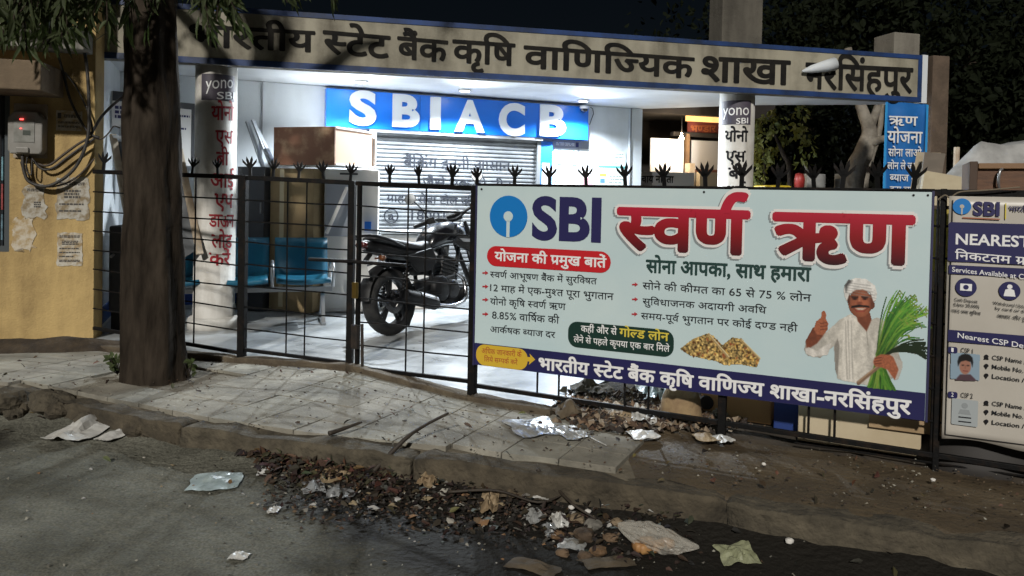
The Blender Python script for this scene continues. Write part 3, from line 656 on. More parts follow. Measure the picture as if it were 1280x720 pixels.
cable([(114, 170), (126, 174), (136, 166), (142, 158), (150, 160)], .05, .006, m_cab2, 'thin wire straying right of the cable knot')
# papers stuck on the yellow wall
m_pap = [mat('old_paper_%d' % i, c, d, scale=14, rough=.85, lo=.42, hi=.6) for i, (c, d) in enumerate([((.52, .47, .38), (.36, .26, .13)), ((.42, .40, .35), (.22, .17, .10)), ((.50, .47, .40), (.30, .22, .12))])]
m_ink = mat('faded_ink', (.07, .065, .06), rough=.8)
def paper(pl, x0, y0, x1, y1, label, m, rows=(), torn=.0, off=.003, ink=None, blocks=(), name='wall_notice', cat='notice', group='papers pasted on the yellow wall', thick=.002):
    a, b_ = pl.uv(x0, y1, off), pl.uv(x1, y0, off); u0, w0, u1, w1 = a[0], a[1], b_[0], b_[1]
    t = thing(name, label, cat, tuple(pl.pt((u0 + u1) / 2, w0, off)), group)
    if torn:
        P = []; n = 9
        for (ax, ay, bx, by) in ((u0, w0, u1, w0), (u1, w0, u1, w1), (u1, w1, u0, w1), (u0, w1, u0, w0)):
            for k in range(n): s_ = k / n; P.append((ax + (bx - ax) * s_ + random.uniform(-torn, torn), ay + (by - ay) * s_ + random.uniform(-torn, torn)))
        MB().prism([pl.pt(u, w, off) for u, w in P], pl.n * thick).build('sheet', m, t)
    else: MB().slab(pl, u0, u1, w0, w1, off, off + thick).build('sheet', m, t)
    for (fx0, fy0, fx1, fy1, mm) in blocks:
        MB().slab(pl, u0 + (u1 - u0) * fx0, u0 + (u1 - u0) * fx1, w1 - (w1 - w0) * fy1, w1 - (w1 - w0) * fy0, off + thick + .0006, off + thick + .0016).build('print_block', mm, t)
    if rows:
        mb = MB()
        for (fy, fh, fx0, fx1) in rows:
          nl_ = 3 if fh > .12 else (2 if fh > .07 else 1)
          for li in range(nl_):
            x = fx0; fy_, fh_ = fy + fh * li / nl_, fh * (.42 if nl_ > 1 else .8) / (1 if nl_ == 1 else nl_ * .5)
            while x < fx1 - .02:                      # words
                l = random.uniform(.03, .15); xe = min(x + l, fx1)
                mb.slab(pl, u0 + (u1 - u0) * x, u0 + (u1 - u0) * xe, w1 - (w1 - w0) * (fy_ + fh_ * .8), w1 - (w1 - w0) * fy_, off + thick + .0018, off + thick + .0026); x = xe + .025
        mb.build('printed_text', ink or m_ink, t)['kind'] = 'stuff'
    return t
paper(YW, 70, 139, 103, 163, 'small white notice strip with a black house mark beside the meter', m_pap[0], rows=((.2, .16, .3, .95), (.55, .1, .08, .9), (.75, .1, .08, .9)), blocks=((.06, .12, .2, .4, m_ink),))
paper(YW, 70, 222, 111, 274, 'torn greyish poster just below the cable loop', m_pap[1], rows=((.12, .08, .1, .9), (.3, .22, .25, .75), (.62, .06, .1, .85), (.78, .06, .1, .8)), torn=.012)
paper(YW, 71, 291, 103, 332, 'square black-printed notice low on the yellow wall', m_pap[2], rows=((.08, .08, .1, .9), (.24, .14, .2, .85), (.46, .06, .1, .9), (.58, .06, .1, .9), (.70, .06, .1, .7), (.82, .08, .1, .9)), torn=.006)
paper(YW, 28, 232, 57, 272, 'torn scrap of poster left of the greyish poster', m_pap[1], rows=((.1, .1, .2, .9), (.5, .2, .5, .8)), torn=.02)
paper(YW, 16, 272, 43, 312, 'pale peeled paper remains near the window', m_pap[0], torn=.022)

# ================================================================== FENCE, GATE
m_iron = mat('black_iron', (.006, .006, .0062), (.02, .013, .009), scale=18, rough=.6, spec=.12, bump=.15, bscale=80, lo=.5, hi=.72)
m_rust = mat('rusty_iron', (.03, .02, .014), (.012, .010, .009), scale=12, rough=.75, bump=.3)
P1 = Plane(dpt(118, 6.42), dpt(303, 6.02)); GLp = Plane(dpt(303, 6.02), dpt(443, 5.86)); GRp = Plane(dpt(443, 5.86), dpt(595, 5.03))
spike_me = None
def spike(parent, p, rz):
    global spike_me
    if spike_me is None:
        mb = MB(); mb.box((0, 0, .035), (.022, .012, .07))
        for dx, h in ((-.055, .135), (-.022, .152), (.018, .156), (.052, .132)):
            mb.add([(-.009, -.004, .06), (.009, -.004, .06), (.009, .004, .06), (-.009, .004, .06), (dx * .75 - .010, -.004, h * .8), (dx * .75 + .010, -.004, h * .8), (dx * .75 + .010, .004, h * .8), (dx * .75 - .010, .004, h * .8), (dx, 0, h)],
                   [(0, 1, 5, 4), (1, 2, 6, 5), (2, 3, 7, 6), (3, 0, 4, 7), (4, 5, 8), (5, 6, 8), (6, 7, 8), (7, 4, 8)])
        o = mb.build('spike', m_iron); spike_me = o.data; COL.objects.unlink(o)
    o = bpy.data.objects.new('spike', spike_me); COL.objects.link(o); o.parent = parent; o.location = p - base_of(parent); s_ = random.uniform(.88, 1.08)
    o.rotation_euler = (random.uniform(-.08, .08), random.uniform(-.13, .13), rz + random.uniform(-.35, .35)); o.scale = (s_, s_, s_)
def panel(t, pl, top, bot, nrod, verts, spikes, rail=.035, wob=.006, off=0):
    """rails between two pixel lines, thin rods between, thin uprights at given pixel columns"""
    (tl, tr), (bl, br) = [[pl.uv(*p, off) for p in q] for q in (top, bot)]
    MB().bar(pl.pt(*tl, off), pl.pt(*tr, off), rail * .8, rail).build('top_rail', m_iron, t, bevel=.003)
    MB().bar(pl.pt(*bl, off), pl.pt(*br, off), rail * .7, rail * .8).build('bottom_rail', m_iron, t, bevel=.003)
    for k in range(1, nrod + 1):
        s_ = k / (nrod + 1); a = Vector(bl).lerp(Vector(tl), s_); b_ = Vector(br).lerp(Vector(tr), s_); j = [random.uniform(-wob, wob) for _ in range(4)]
        MB().tube([pl.pt(a.x + (b_.x - a.x) * q, a.y + (b_.y - a.y) * q + j[i], off + .004) for i, q in enumerate((0, .33, .67, 1))], .0062, 6).build('rod', m_iron, t)
    for px in verts:
        u = pl.uv(px, 300, off)[0]; s_ = (u - tl[0]) / (tr[0] - tl[0]); zt_ = tl[1] + (tr[1] - tl[1]) * s_; zb_ = bl[1] + (br[1] - bl[1]) * s_
        MB().tube([pl.pt(u, zb_, off - .005), pl.pt(u + random.uniform(-.006, .006), zt_, off - .005)], .0068, 6).build('upright', m_iron, t)
    rz = math.atan2(pl.u.y, pl.u.x)
    for px in spikes:
        u = pl.uv(px, 225, off)[0]; s_ = (u - tl[0]) / (tr[0] - tl[0]); spike(t, pl.pt(u, tl[1] + (tr[1] - tl[1]) * s_ + .01, off), rz)
    return tl, tr, bl, br
def post(t, pl, px, ytop, ybot, w, name='post', off=0):
    u, z1 = pl.uv(px, ytop, off); z0 = -.05
    MB().slab(pl, u - w / 2, u + w / 2, z0, z1, off - w / 2, off + w / 2).build(name, m_iron, t, bevel=.004)
t = thing('iron_fence', 'black iron rod fence panel behind the tree trunk left of the gate', 'fence', (P1.a.x, P1.a.y, 0), 'iron fence and gate')
panel(t, P1, ((117, 214.5), (304, 221.5)), ((117, 410), (300, 441)), 7, (243,), (129, 240, 272))
t = thing('gate_leaf', 'left gate leaf of black iron rods with the latch bar', 'gate', (GLp.a.x, GLp.a.y, 0), 'iron fence and gate')
panel(t, GLp, ((308, 222), (441, 228.5)), ((305, 437), (439, 454)), 7, (359, 382), (313, 341, 373, 405, 438))
post(t, GLp, 305, 219, 452, .058, 'hinge_post'); post(t, GLp, 440.5, 226, 458, .05, 'meeting_stile')
MB().tube([GLp.px(386, 324, .05), GLp.px(441, 327, .05), GLp.px(508, 332, .06)], .014, 10).build('latch_bar', m_iron, t)
t2 = thing('gate_leaf', 'right gate leaf of black iron rods in front of the motorcycle', 'gate', (GRp.a.x, GRp.a.y, 0), 'iron fence and gate')
panel(t2, GRp, ((446, 229), (594, 235.5)), ((452, 460), (591, 477)), 7, (509, 531), (487, 565, 597, 524))
post(t2, GRp, 450, 229, 466, .03, 'meeting_stile')
MB().tube([GRp.px(453, 462, .02), GRp.px(452.5, 405, .02)], .012, 8).build('drop_bolt', m_rust, t2)
MB().slab(GRp, GRp.uv(447, 380)[0], GRp.uv(452, 380)[0], GRp.uv(448, 372)[1], GRp.uv(448, 352)[1], .03, .06).build('padlock', mat('brass', (.22, .15, .04), rough=.4, metal=.8), t2, bevel=.006)
MB().slab(GRp, GRp.uv(445, 420)[0], GRp.uv(452, 420)[0], GRp.uv(448, 435)[1], GRp.uv(448, 405)[1], .02, .05).build('bolt_plate', m_rust, t2, bevel=.004)
t = thing('iron_fence', 'long black iron fence carrying the big loan board and the poster', 'fence', (FEN.a.x, FEN.a.y, 0), 'iron fence and gate')
panel(t, FEN, ((596, 234), (1420, 244)), ((596, 482), (1420, 607)), 7, (675, 702, 785, 815, 1017, 1050, 1172, 1300), (643, 687, 733, 782, 831, 882, 927, 972, 1018, 1053, 1098, 1142))
post(t, FEN, 595, 233, 500, .052); post(t, FEN, 910, 236, 555, .045); post(t, FEN, 1180, 236, 560, .03); post(t, FEN, 1400, 240, 600, .05)
u0, w0 = FEN.uv(993, 563); u1, w1 = FEN.uv(1420, 626); MB().tube([FEN.pt(u0, .02), FEN.pt(u1, .02)], .006, 6).build('rod', m_iron, t)
# cord tied round the post by the poster
tag(MB().tube(spline([FEN.px(x, y, .05) for x, y in ((1172, 250), (1181, 244), (1188, 247), (1200, 240), (1230, 238), (1275, 234))]), .004, 6).build('tie_cord', mat('jute', (.16, .13, .09), rough=.9), smooth=True), 'thin cord tied along the top of the poster', 'cord')

# ================================================================== BIG LOAN BOARD
OB = .055
bu0 = (FEN.uv(597, 234, OB)[0] + FEN.uv(593, 455, OB)[0]) / 2; bu1 = (FEN.uv(1165, 240, OB)[0] + FEN.uv(1156, 527, OB)[0]) / 2
bz1 = FEN.uv(880, 236.2, OB)[1]; bz0 = (FEN.uv(593, 455, OB)[1] + FEN.uv(1156, 527, OB)[1]) / 2; bzs = (FEN.uv(594, 427, OB)[1] + FEN.uv(1155, 493, OB)[1]) / 2
lb = thing('loan_board', 'large pale blue-grey bank loan hoarding with red Hindi heading and smiling farmer', 'sign board', tuple(FEN.pt((bu0 + bu1) / 2, bz0, OB)))
m_bd = mat('flex_print', (.53, .635, .64), (.46, .585, .61), scale=1.1, rough=.36, spec=.5, bump=.10, bscale=2.6)
def wavy(u0, u1, w0, w1, off, amp=.0, nu=40, nv=12): return MB().grid(lambda a, b_: FEN.pt(u0 + (u1 - u0) * a, w0 + (w1 - w0) * b_, off), nu, nv)
MB().slab(FEN, bu0, bu1, bz0, bz1, OB - .03, OB).build('panel', m_bd, lb)
MB().slab(FEN, bu0 - .012, bu0 - .001, bz0 - .005, bz1 + .005, OB - .035, OB + .004).build('edge_strip', mat('edge_navy', (.02, .02, .07), rough=.5), lb)
MB().slab(FEN, bu1 + .001, bu1 + .012, bz0 - .005, bz1 + .005, OB - .035, OB + .004).build('edge_strip', mat('edge_navy', (.02, .02, .07)), lb)
MB().slab(FEN, bu0 - .012, bu1 + .012, bz1 + .006, bz1 + .016, OB - .035, OB + .004).build('edge_strip', m_iron, lb)
m_navy = mat('navy_print', (.016, .015, .085), (.012, .012, .07), scale=2, rough=.4)
MB().slab(FEN, bu0 + .001, bu1 - .001, bz0 + .001, bzs, OB + .001, OB + .002).build('footer_band', m_navy, lb)
O2, O3, O4 = OB + .003, OB + .005, OB + .007
def rrect(pl, xl, yt, xr, yb_, off, rad=None, n=6):
    u0, wt = pl.uv(xl, yt, off); wb = pl.uv(xl, yb_, off)[1]; u1 = pl.uv(xr, yt, off)[0]
    h = wt - wb; r = min(h, u1 - u0) / 2 * (1 if rad is None else rad); P = []
    for cx, cz, a0 in ((u1 - r, wt - r, 0), (u0 + r, wt - r, 90), (u0 + r, wb + r, 180), (u1 - r, wb + r, 270)):
        for k in range(n + 1): a = R(a0 + 90 * k / n); P.append(pl.pt(cx + r * math.cos(a), cz + r * math.sin(a), off))
    return MB().prism(P, pl.n * .001)
def disc(pl, cx, cy, rpx, off, n=40):
    u, w = pl.uv(cx, cy, off); r = abs(pl.uv(cx, cy - rpx, off)[1] - w); return MB().prism([pl.pt(u + r * math.cos(2 * math.pi * k / n), w + r * math.sin(2 * math.pi * k / n), off) for k in range(n)], pl.n * .001), u, w, r
def bank_logo(pl, cx, cy, rpx, off, mb_, mk, parent):
    d_, u, w, r = disc(pl, cx, cy, rpx, off); o = d_.build('logo', mb_, parent)
    k = MB().prism([pl.pt(u + .25 * r * math.cos(a), w + .25 * r * math.sin(a), off + .002) for a in np.linspace(0, 2 * math.pi, 20)[:-1]], pl.n * .0006)
    k.slab(pl, u - .085 * r, u + .085 * r, w - 1.01 * r, w - .2 * r, off + .0021, off + .0026); k.build('keyhole', mk, o)
m_lblue = mat('logo_blue', (.005, .17, .50), rough=.4); m_sbi = mat('sbi_navy', (.018, .016, .085), rough=.4)
bank_logo(FEN, 635.5, 270.5, 26, O2, m_lblue, m_bd, lb)
text_part('lettering', 'SBI', FEN, (664.5, 297), (751, 301), 246.5, m_sbi, lb, O2, .035, 5, cap=.70)
m_rpill = mat('red_pill', (.50, .012, .018), rough=.4)
rrect(FEN, 609, 307, 764, 332, O2).build('red_caption', m_rpill, lb)
text_part('lettering', 'योजना की प्रमुख बातें', FEN, (618, 325.5), (758, 334.5), 315, m_wprint, lb, O3, .024)
# heading: white halo, then red to black gradient letters
m_grad = mat('heading_red', (.5, .01, .02), rough=.35); nt = m_grad.node_tree; tc = nt.nodes.new('ShaderNodeTexCoord'); sp = nt.nodes.new('ShaderNodeSeparateXYZ'); nt.links.new(tc.outputs['Object'], sp.inputs[0])
mr = nt.nodes.new('ShaderNodeMapRange'); zg0, zg1 = FEN.uv(850, 320, OB)[1] - bz0, FEN.uv(850, 262, OB)[1] - bz0; mr.inputs[1].default_value = zg0; mr.inputs[2].default_value = zg1; nt.links.new(sp.outputs[2], mr.inputs[0])
cr = nt.nodes.new('ShaderNodeValToRGB'); cr.color_ramp.elements[0].color = (.035, .004, .008, 1); cr.color_ramp.elements[1].color = (.42, .012, .035, 1); cr.color_ramp.elements.new(.55).color = (.24, .006, .010, 1)
nt.links.new(mr.outputs[0], cr.inputs[0]); nt.links.new(cr.outputs[0], nt.nodes['Principled BSDF'].inputs['Base Color'])
m_halo = mat('halo_white', (.70, .68, .66), rough=.4); m_shad = mat('print_grey', (.22, .25, .26), rough=.45)
for s, L_, R_, tp in (('स्वर्ण', (770, 309), (937, 317.5), 261), ('ऋण', (964, 321.5), (1143, 330), 267.5)):
    dxy = (-2.2, 1.8)
    text_part('lettering_shadow', s, FEN, (L_[0] - 3 + dxy[0], L_[1] + 2 + dxy[1]), (R_[0] + 3 + dxy[0], R_[1] + 2 + dxy[1]), tp - 1 + dxy[1], m_shad, lb, OB + .0012, .062, 4)
    text_part('lettering_outline', s, FEN, (L_[0] - 3, L_[1] + 2), (R_[0] + 3, R_[1] + 2), tp - 1, m_halo, lb, OB + .003, .062, 4)
    text_part('lettering', s, FEN, L_, R_, tp, m_grad, lb, OB + .0052, .036, 4)
m_dgreen = mat('dark_green_print', (.008, .04, .035), rough=.45)
text_part('lettering', 'सोना आपका, साथ हमारा', FEN, (807, 340), (1014, 351.5), 325, m_dgreen, lb, O2, .03)
m_txt = mat('text_black', (.010, .012, .016), rough=.6, spec=.3)
for s, x0, yb0, x1, yb1, yt in (('स्वर्ण आभूषण बैंक में सुरक्षित', 612.5, 346.5, 746, 355.5, 339.5), ('12 माह में एक-मुश्त पूरा भुगतान', 612.5, 363.5, 767, 375, 356), ('योनो कृषि स्वर्ण ऋण', 612.5, 380.5, 707, 387.5, 373), ('8.85% वार्षिक की', 615, 398, 699, 404.5, 390), ('आर्कषक ब्याज दर', 612.5, 415, 694, 422.5, 408),
                                ('सोने की कीमत का 65 से 75 % लोन', 803, 361, 1014, 377, 353), ('सुविधाजनक अदायगी अवधि', 803, 380.5, 958, 392, 373), ('समय-पूर्व भुगतान पर कोई दण्ड नही', 801, 398.5, 997, 414.5, 391)):
    text_part('lettering', s, FEN, (x0, yb0), (x1, yb1), yt, m_txt, lb, O2, .006)
m_arrow = mat('arrow_red', (.40, .02, .03), rough=.5)
for x, y in ((606.5, 341), (606.5, 358), (606.5, 374.5), (606.5, 392.5), (793.5, 355.5), (793.5, 374), (793, 392.5)):
    MB().prism([FEN.px(x + dx, y + dy, O2) for dx, dy in ((-3.5, -.8), (0, -.8), (0, -2.6), (4, .1), (0, 2.8), (0, 1), (-3.5, 1))], FEN.n * .0006).build('bullet_arrow', m_arrow, lb)
rrect(FEN, 710.5, 401, 843, 433, O2, .75).build('green_caption', mat('pill_green', (.006, .030, .022), rough=.4), lb)
text_part('lettering', 'कहीं और से', FEN, (726, 414.5), (771, 418.5), 407, m_wprint, lb, O3, .012); m_gold = mat('gold_print', (.62, .50, .06), rough=.45)
text_part('lettering', 'गोल्ड लोन', FEN, (774, 420), (836, 426.5), 410.5, m_gold, lb, O3, .02)
text_part('lettering', 'लेने से पहले कृपया एक बार मिले', FEN, (717, 427.5), (837, 440), 420.5, m_wprint, lb, O3, .008)
m_ypill = mat('yellow_pill', (.58, .38, .03), rough=.45)
rrect(FEN, 595.5, 429.5, 660, 455.5, O2 + .001, .9).build('yellow_caption', m_ypill, lb)
MB().prism([FEN.px(x, y, O2 + .001) for x, y in ((659, 446), (663, 446.5), (662, 442), (669, 449.5), (661, 456), (662, 452), (659, 451.5))], FEN.n * .0008).build('caption_arrow', m_ypill, lb)
m_orng = mat('orange_print', (.36, .07, .02), rough=.5)
text_part('lettering', 'अधिक जानकारी के', FEN, (602, 441.5), (652, 446.5), 435.5, m_orng, lb, O3, .01); text_part('lettering', 'लिये सम्पर्क करें', FEN, (605, 451.5), (647, 456), 446, m_orng, lb, O3, .01)
text_part('lettering', 'भारतीय स्टेट बैंक कृषि वाणिज्य शाखा-नरसिंहपुर', FEN, (673, 461), (1139, 518), 447.5, m_wprint, lb, O2, .03)
# grommets
for x, y in ((602, 236.5), (880, 240), (1142, 244), (1160, 244)):
    d_, *_r = disc(FEN, x, y, 1.4, O2, 10); d_.build('grommet', m_iron, lb)
# farmer print (painted shapes)
vc = vcol_mat('printed_picture', .4)
K = Canvas(1003, 343, 1166, 505, 1.3)
def q6(*a): return [(990 + x / 3.6, 340 + y / 3.6) for x, y in a]
n1 = fbm(K.X * .22, K.Y * .22, 1); n2 = fbm(K.X * .7, K.Y * .7, 4)
def fold(f, k, ph): return 1 + k * np.sin(K.X * f + 1.6 * np.sin(K.Y * .09) + ph)
shirt = (.76, .74, .70); skin = (.46, .25, .17); skin2 = (.62, .36, .25)
# stalk bundle behind the arm
# torso, sleeves, scarf
K.poly(q6((215, 215), (265, 190), (330, 225), (385, 205), (440, 235), (470, 300), (480, 370), (495, 410), (480, 470), (440, 480), (420, 430), (400, 500), (355, 512), (205, 480), (195, 400), (190, 330), (130, 385), (70, 375), (55, 350), (66, 310), (110, 320), (160, 265)), shirt, shade=fold(.42, .035, 0) * (.84 + .30 * n1) * np.clip(1.08 - .0045 * np.abs(K.X - 1068), .72, 1.08))
K.poly(q6((190, 330), (205, 300), (214, 330), (205, 470), (196, 440)), (.52, .50, .47))
K.poly(q6((235, 205), (262, 190), (278, 215), (270, 300), (280, 480), (300, 500), (222, 486), (228, 330)), (.82, .80, .76), shade=fold(.9, .04, 1))
for x in (240, 252, 266): K.line(*q6((x, 220))[0], *q6((x + 8, 480))[0], 1.0, (.55, .53, .50), al=.7)
K.poly(q6((330, 225), (375, 210), (395, 240), (380, 262), (350, 262)), (.72, .70, .66))
K.line(*q6((336, 268))[0], *q6((342, 330))[0], 1.0, (.5, .48, .45), al=.8)
# stalk bundle in front of the shirt
for i in range(170):
    a0 = random.triangular(R(46), R(88), R(68)); L_ = random.uniform(50, 84); bx, by = 1100 + random.uniform(-5, 5), 447 + random.uniform(-5, 4); bend = random.uniform(.15, 1.0)
    c = random.choice(((.14, .30, .09), (.20, .37, .12), (.28, .44, .15), (.10, .22, .08), (.36, .46, .17))); x, y, a = bx, by, a0
    for q in range(5):
        nx_, ny_ = x + L_ / 5 * math.cos(a), y - L_ / 5 * math.sin(a) * 1.1; nx_ = min(nx_, 1164); K.line(x, y, nx_, ny_, 1.5 - .16 * q, tuple(v * (1 + .12 * q) for v in c), w2=1.3 - .16 * q); x, y = nx_, ny_; a -= bend * (.12 + .09 * q)
    if random.random() < .45: K.line(x, y, min(x + random.uniform(1, 5), 1165), y + random.uniform(1, 7), 1.2, (.50, .54, .24), w2=.5)
for i in range(24):
    x, y, a = 1104, 446, R(random.uniform(30, 48))
    for q in range(4): nx_, ny_ = min(x + 15 * math.cos(a), 1164), y - 12 * math.sin(a); K.line(x, y, nx_, ny_, 1.5, (.09, .15, .07), w2=.9); x, y = nx_, ny_; a -= random.uniform(.15, .5)
for i in range(60): K.line(1098 + random.uniform(-5, 6), 455, 1100 + random.uniform(-18, 20), 489 + random.uniform(-4, 2), 1.9, random.choice(((.2, .38, .11), (.3, .5, .16), (.13, .28, .08), (.45, .56, .22))), w2=1.6)
# neck and head
K.poly(q6((285, 180), (350, 185), (358, 215), (336, 268), (296, 222)), skin, shade=.85 + .3 * n1)
K.ell(*q6((307, 140))[0], 14.6, 17.5, skin2, shade=np.clip(1.12 - .016 * np.abs(K.X - 1078) - .012 * np.abs(K.Y - 380), .5, 1.2))
K.ell(*q6((363, 148))[0], 2.3, 4.5, (.42, .23, .16))
K.poly(q6((246, 100), (258, 96), (262, 150), (252, 138)), (.32, .18, .13))
K.poly(q6((352, 100), (366, 100), (366, 150), (352, 175)), (.36, .20, .15), soft=3)
for sx in (283, 328): K.line(*q6((sx - 14, 112))[0], *q6((sx + 13, 113))[0], 1.5, (.10, .06, .05)); K.ell(*q6((sx, 121))[0], 2.8, 1.3, (.22, .11, .09)); K.ell(*q6((sx, 121))[0], 1.0, .8, (.05, .03, .03)); K.line(*q6((sx - 11, 117))[0], *q6((sx + 11, 118))[0], .7, (.2, .1, .08))
K.line(*q6((305, 112))[0], *q6((302, 138))[0], 2.2, (.72, .46, .34), al=.8); K.ell(*q6((304, 140))[0], 3.6, 2.0, (.50, .27, .19)); 
K.poly(q6((268, 153), (300, 147), (344, 152), (350, 160), (310, 157), (266, 162)), (.06, .04, .04)); K.poly(q6((286, 163), (332, 163), (318, 170), (298, 170)), (.80, .76, .72)); K.line(*q6((276, 163))[0], *q6((290, 176))[0], .8, (.4, .16, .14)); K.line(*q6((290, 177))[0], *q6((324, 177))[0], 1.2, (.55, .22, .19)); K.line(*q6((324, 176))[0], *q6((340, 163))[0], .8, (.4, .16, .14))
# turban
K.poly(q6((233, 75), (246, 45), (285, 27), (335, 33), (372, 60), (382, 95), (376, 130), (366, 132), (352, 92), (318, 78), (285, 82), (258, 98), (247, 132), (238, 110)), (.80, .79, .77), shade=.72 + .34 * fold(.5, .12, 2) * (.7 + .6 * n1))
for i in range(5): K.line(*q6((240 + i * 3, 92 - i * 11))[0], *q6((376 - i * 6, 118 - i * 14))[0], .9, (.52, .51, .50), al=.65)
K.poly(q6((236, 60), (255, 34), (270, 40), (250, 62), (244, 90)), (.22, .22, .22), soft=2)
# thumbs-up hand and forearm
K.poly(q6((66, 350), (62, 310), (95, 250), (128, 262), (140, 288), (112, 322)), skin, shade=.8 + .35 * n1)
K.poly(q6((110, 222), (132, 205), (136, 178), (146, 174), (153, 190), (152, 212), (162, 232), (158, 262), (140, 285), (112, 282), (98, 258)), skin2, shade=.85 + .3 * n2)
for y in (232, 246, 260): K.line(*q6((128, y))[0], *q6((158, y - 4))[0], .8, (.34, .17, .12))
K.poly(q6((60, 345), (75, 338), (112, 356), (150, 330), (178, 320), (160, 372), (95, 382), (62, 368)), (.80, .78, .75), shade=fold(.5, .06, 1))
# arm holding the bundle, stick
K.line(*q6((300, 498))[0], *q6((420, 402))[0], 5.2, (.48, .38, .30), w2=4); K.line(*q6((298, 494))[0], *q6((415, 398))[0], 1.2, (.66, .55, .44))
K.poly(q6((365, 405), (372, 385), (400, 370), (440, 372), (470, 392), (480, 430), (478, 470), (462, 484), (445, 462), (430, 440), (398, 428), (372, 425)), skin2, shade=.78 + .4 * n2)
for i in range(3): K.line(*q6((372, 390 + i * 12))[0], *q6((402, 384 + i * 13))[0], .9, (.36, .18, .13))
K.poly(q6((455, 380), (495, 400), (496, 430), (478, 482), (462, 486), (480, 440)), (.70, .68, .65))
K.a[K.Y > 426.5 + (K.X - 594) * (492.5 - 426.5) / 561] = 0      # cropped by the footer band
K.rgb *= (.90 + .2 * fbm(K.X * .9, K.Y * .9, 7))[..., None]
K.bake('farmer_picture', FEN, O2, lb, vc)
# gold ornaments print
K = Canvas(848, 414, 954, 464, 1.3)
n2 = fbm(K.X * .55, K.Y * .55, 2, 4); n3 = vnoise(K.X * .8, K.Y * .8, 5)
tone = np.clip(.35 + 1.5 * (n2 - .25) + .5 * (n3 - .5), .25, 1.5)
for pts in (((850, 436), (866, 424), (884, 417), (892, 420), (905, 434), (912, 447), (900, 452), (880, 448), (862, 444)), ((893, 450), (900, 434), (915, 422), (928, 424), (940, 438), (950, 448), (946, 459), (925, 455), (905, 456))):
    K.poly(pts, (.86, .72, .44), shade=tone)
for i in range(120):
    x, y = random.uniform(853, 948), random.uniform(422, 456); k = int((y - K.y0) / (K.y1 - K.y0) * K.ny), int((x - K.x0) / (K.x1 - K.x0) * K.nx)
    if K.a[k] > .5: K.ell(x, y, random.uniform(.8, 2.4), random.uniform(.6, 1.6), random.choice(((.92, .80, .5), (.35, .22, .10), (.80, .64, .32), (.22, .12, .06), (.55, .28, .16))), rot=random.uniform(0, 3))
for ax, ay, bx, by in ((886, 418, 910, 446), (926, 424, 949, 448)): K.line(ax, ay, bx, by, 2.6, (.62, .52, .36)); K.line(ax + 1.5, ay + .5, bx + 1.5, by, .9, (.9, .84, .66))
K.bake('gold_picture', FEN, O2, lb, vc)

# ================================================================== SERVICES POSTER (right)
OP = .07
ps = thing('services_poster', 'white bank services poster with navy headings tied to the fence end', 'poster', tuple(FEN.px(1230, 550, OP)))
pu0 = (FEN.uv(1185, 246, OP)[0] + FEN.uv(1179, 549, OP)[0]) / 2; pu1 = FEN.uv(1420, 300, OP)[0]; pz1, pz0 = FEN.uv(1184, 245, OP)[1], FEN.uv(1180, 549, OP)[1]
def psheet(a, b_):
    u = pu0 + (pu1 - pu0) * a; w = pz0 + (pz1 - pz0) * b_; return FEN.pt(u, w + (.012 * math.sin(a * 9) if b_ < .02 else 0), OP - .006 - .004 * math.sin(a * 7 + b_ * 3) ** 2)
m_pos = mat('poster_paper', (.48, .45, .40), (.41, .38, .33), scale=1.6, rough=.38, bump=.12, bscale=3)
MB().grid(psheet, 24, 24).build('sheet', m_pos, ps, smooth=True, solid=.002)
rim = MB(); rim.slab(FEN, pu0 + .012, pu1 - .012, pz0 + .022, pz0 + .027, OP, OP + .001); rim.slab(FEN, pu0 + .012, pu0 + .017, pz0 + .027, pz1 - .02, OP, OP + .001); rim.build('printed_border', m_black, ps)
Q = OP + .001; Q2 = OP + .003
bank_logo(FEN, 1202.5, 258, 10, Q, m_lblue, m_pos, ps)
text_part('lettering', 'SBI', FEN, (1216, 268.5), (1249.5, 269.5), 252.5, m_sbi, ps, Q, .04)
MB().prism([FEN.px(x, y, Q) for x, y in ((1203, 271.3), (1250, 273.3), (1250, 274.8), (1203, 272.8))], FEN.n * .0006).build('tagline', mat('tag_red', (.35, .12, .06), rough=.5), ps)
MB().prism([FEN.px(x, y, Q) for x, y in ((1256.5, 254), (1258, 254), (1257.7, 274), (1256.2, 274))], FEN.n * .0006).build('divider', m_gold, ps)
text_part('lettering', 'भारतीय स्टेट बैंक', FEN, (1261, 264.5), (1330, 266), 258, m_sbi, ps, Q, .012)
def band(xl, yt, yb_, name='heading_band'): return rrect(FEN, xl, yt, 1412, yb_, Q, .12).build(name, m_navy, ps)
band(1186, 277.5, 326.5); band(1186, 331, 342); band(1185, 412, 426.5)
text_part('lettering', 'NEAREST CSP', FEN, (1194.5, 305), (1336, 311), 292, m_wprint, ps, Q2, .022)
text_part('lettering', 'निकटतम ग्राहक सेवा केंद्र', FEN, (1193.5, 323.5), (1396, 341), 314.5, m_wprint, ps, Q2, .012)
text_part('lettering', 'Services Available at CSP', FEN, (1190, 339.5), (1290, 350), 333.5, m_wprint, ps, Q2, .008)
text_part('lettering', 'Nearest CSP Details / निकटतम केंद्र', FEN, (1197, 422), (1375, 451), 415.5, m_wprint, ps, Q2, .008, cap=.69)
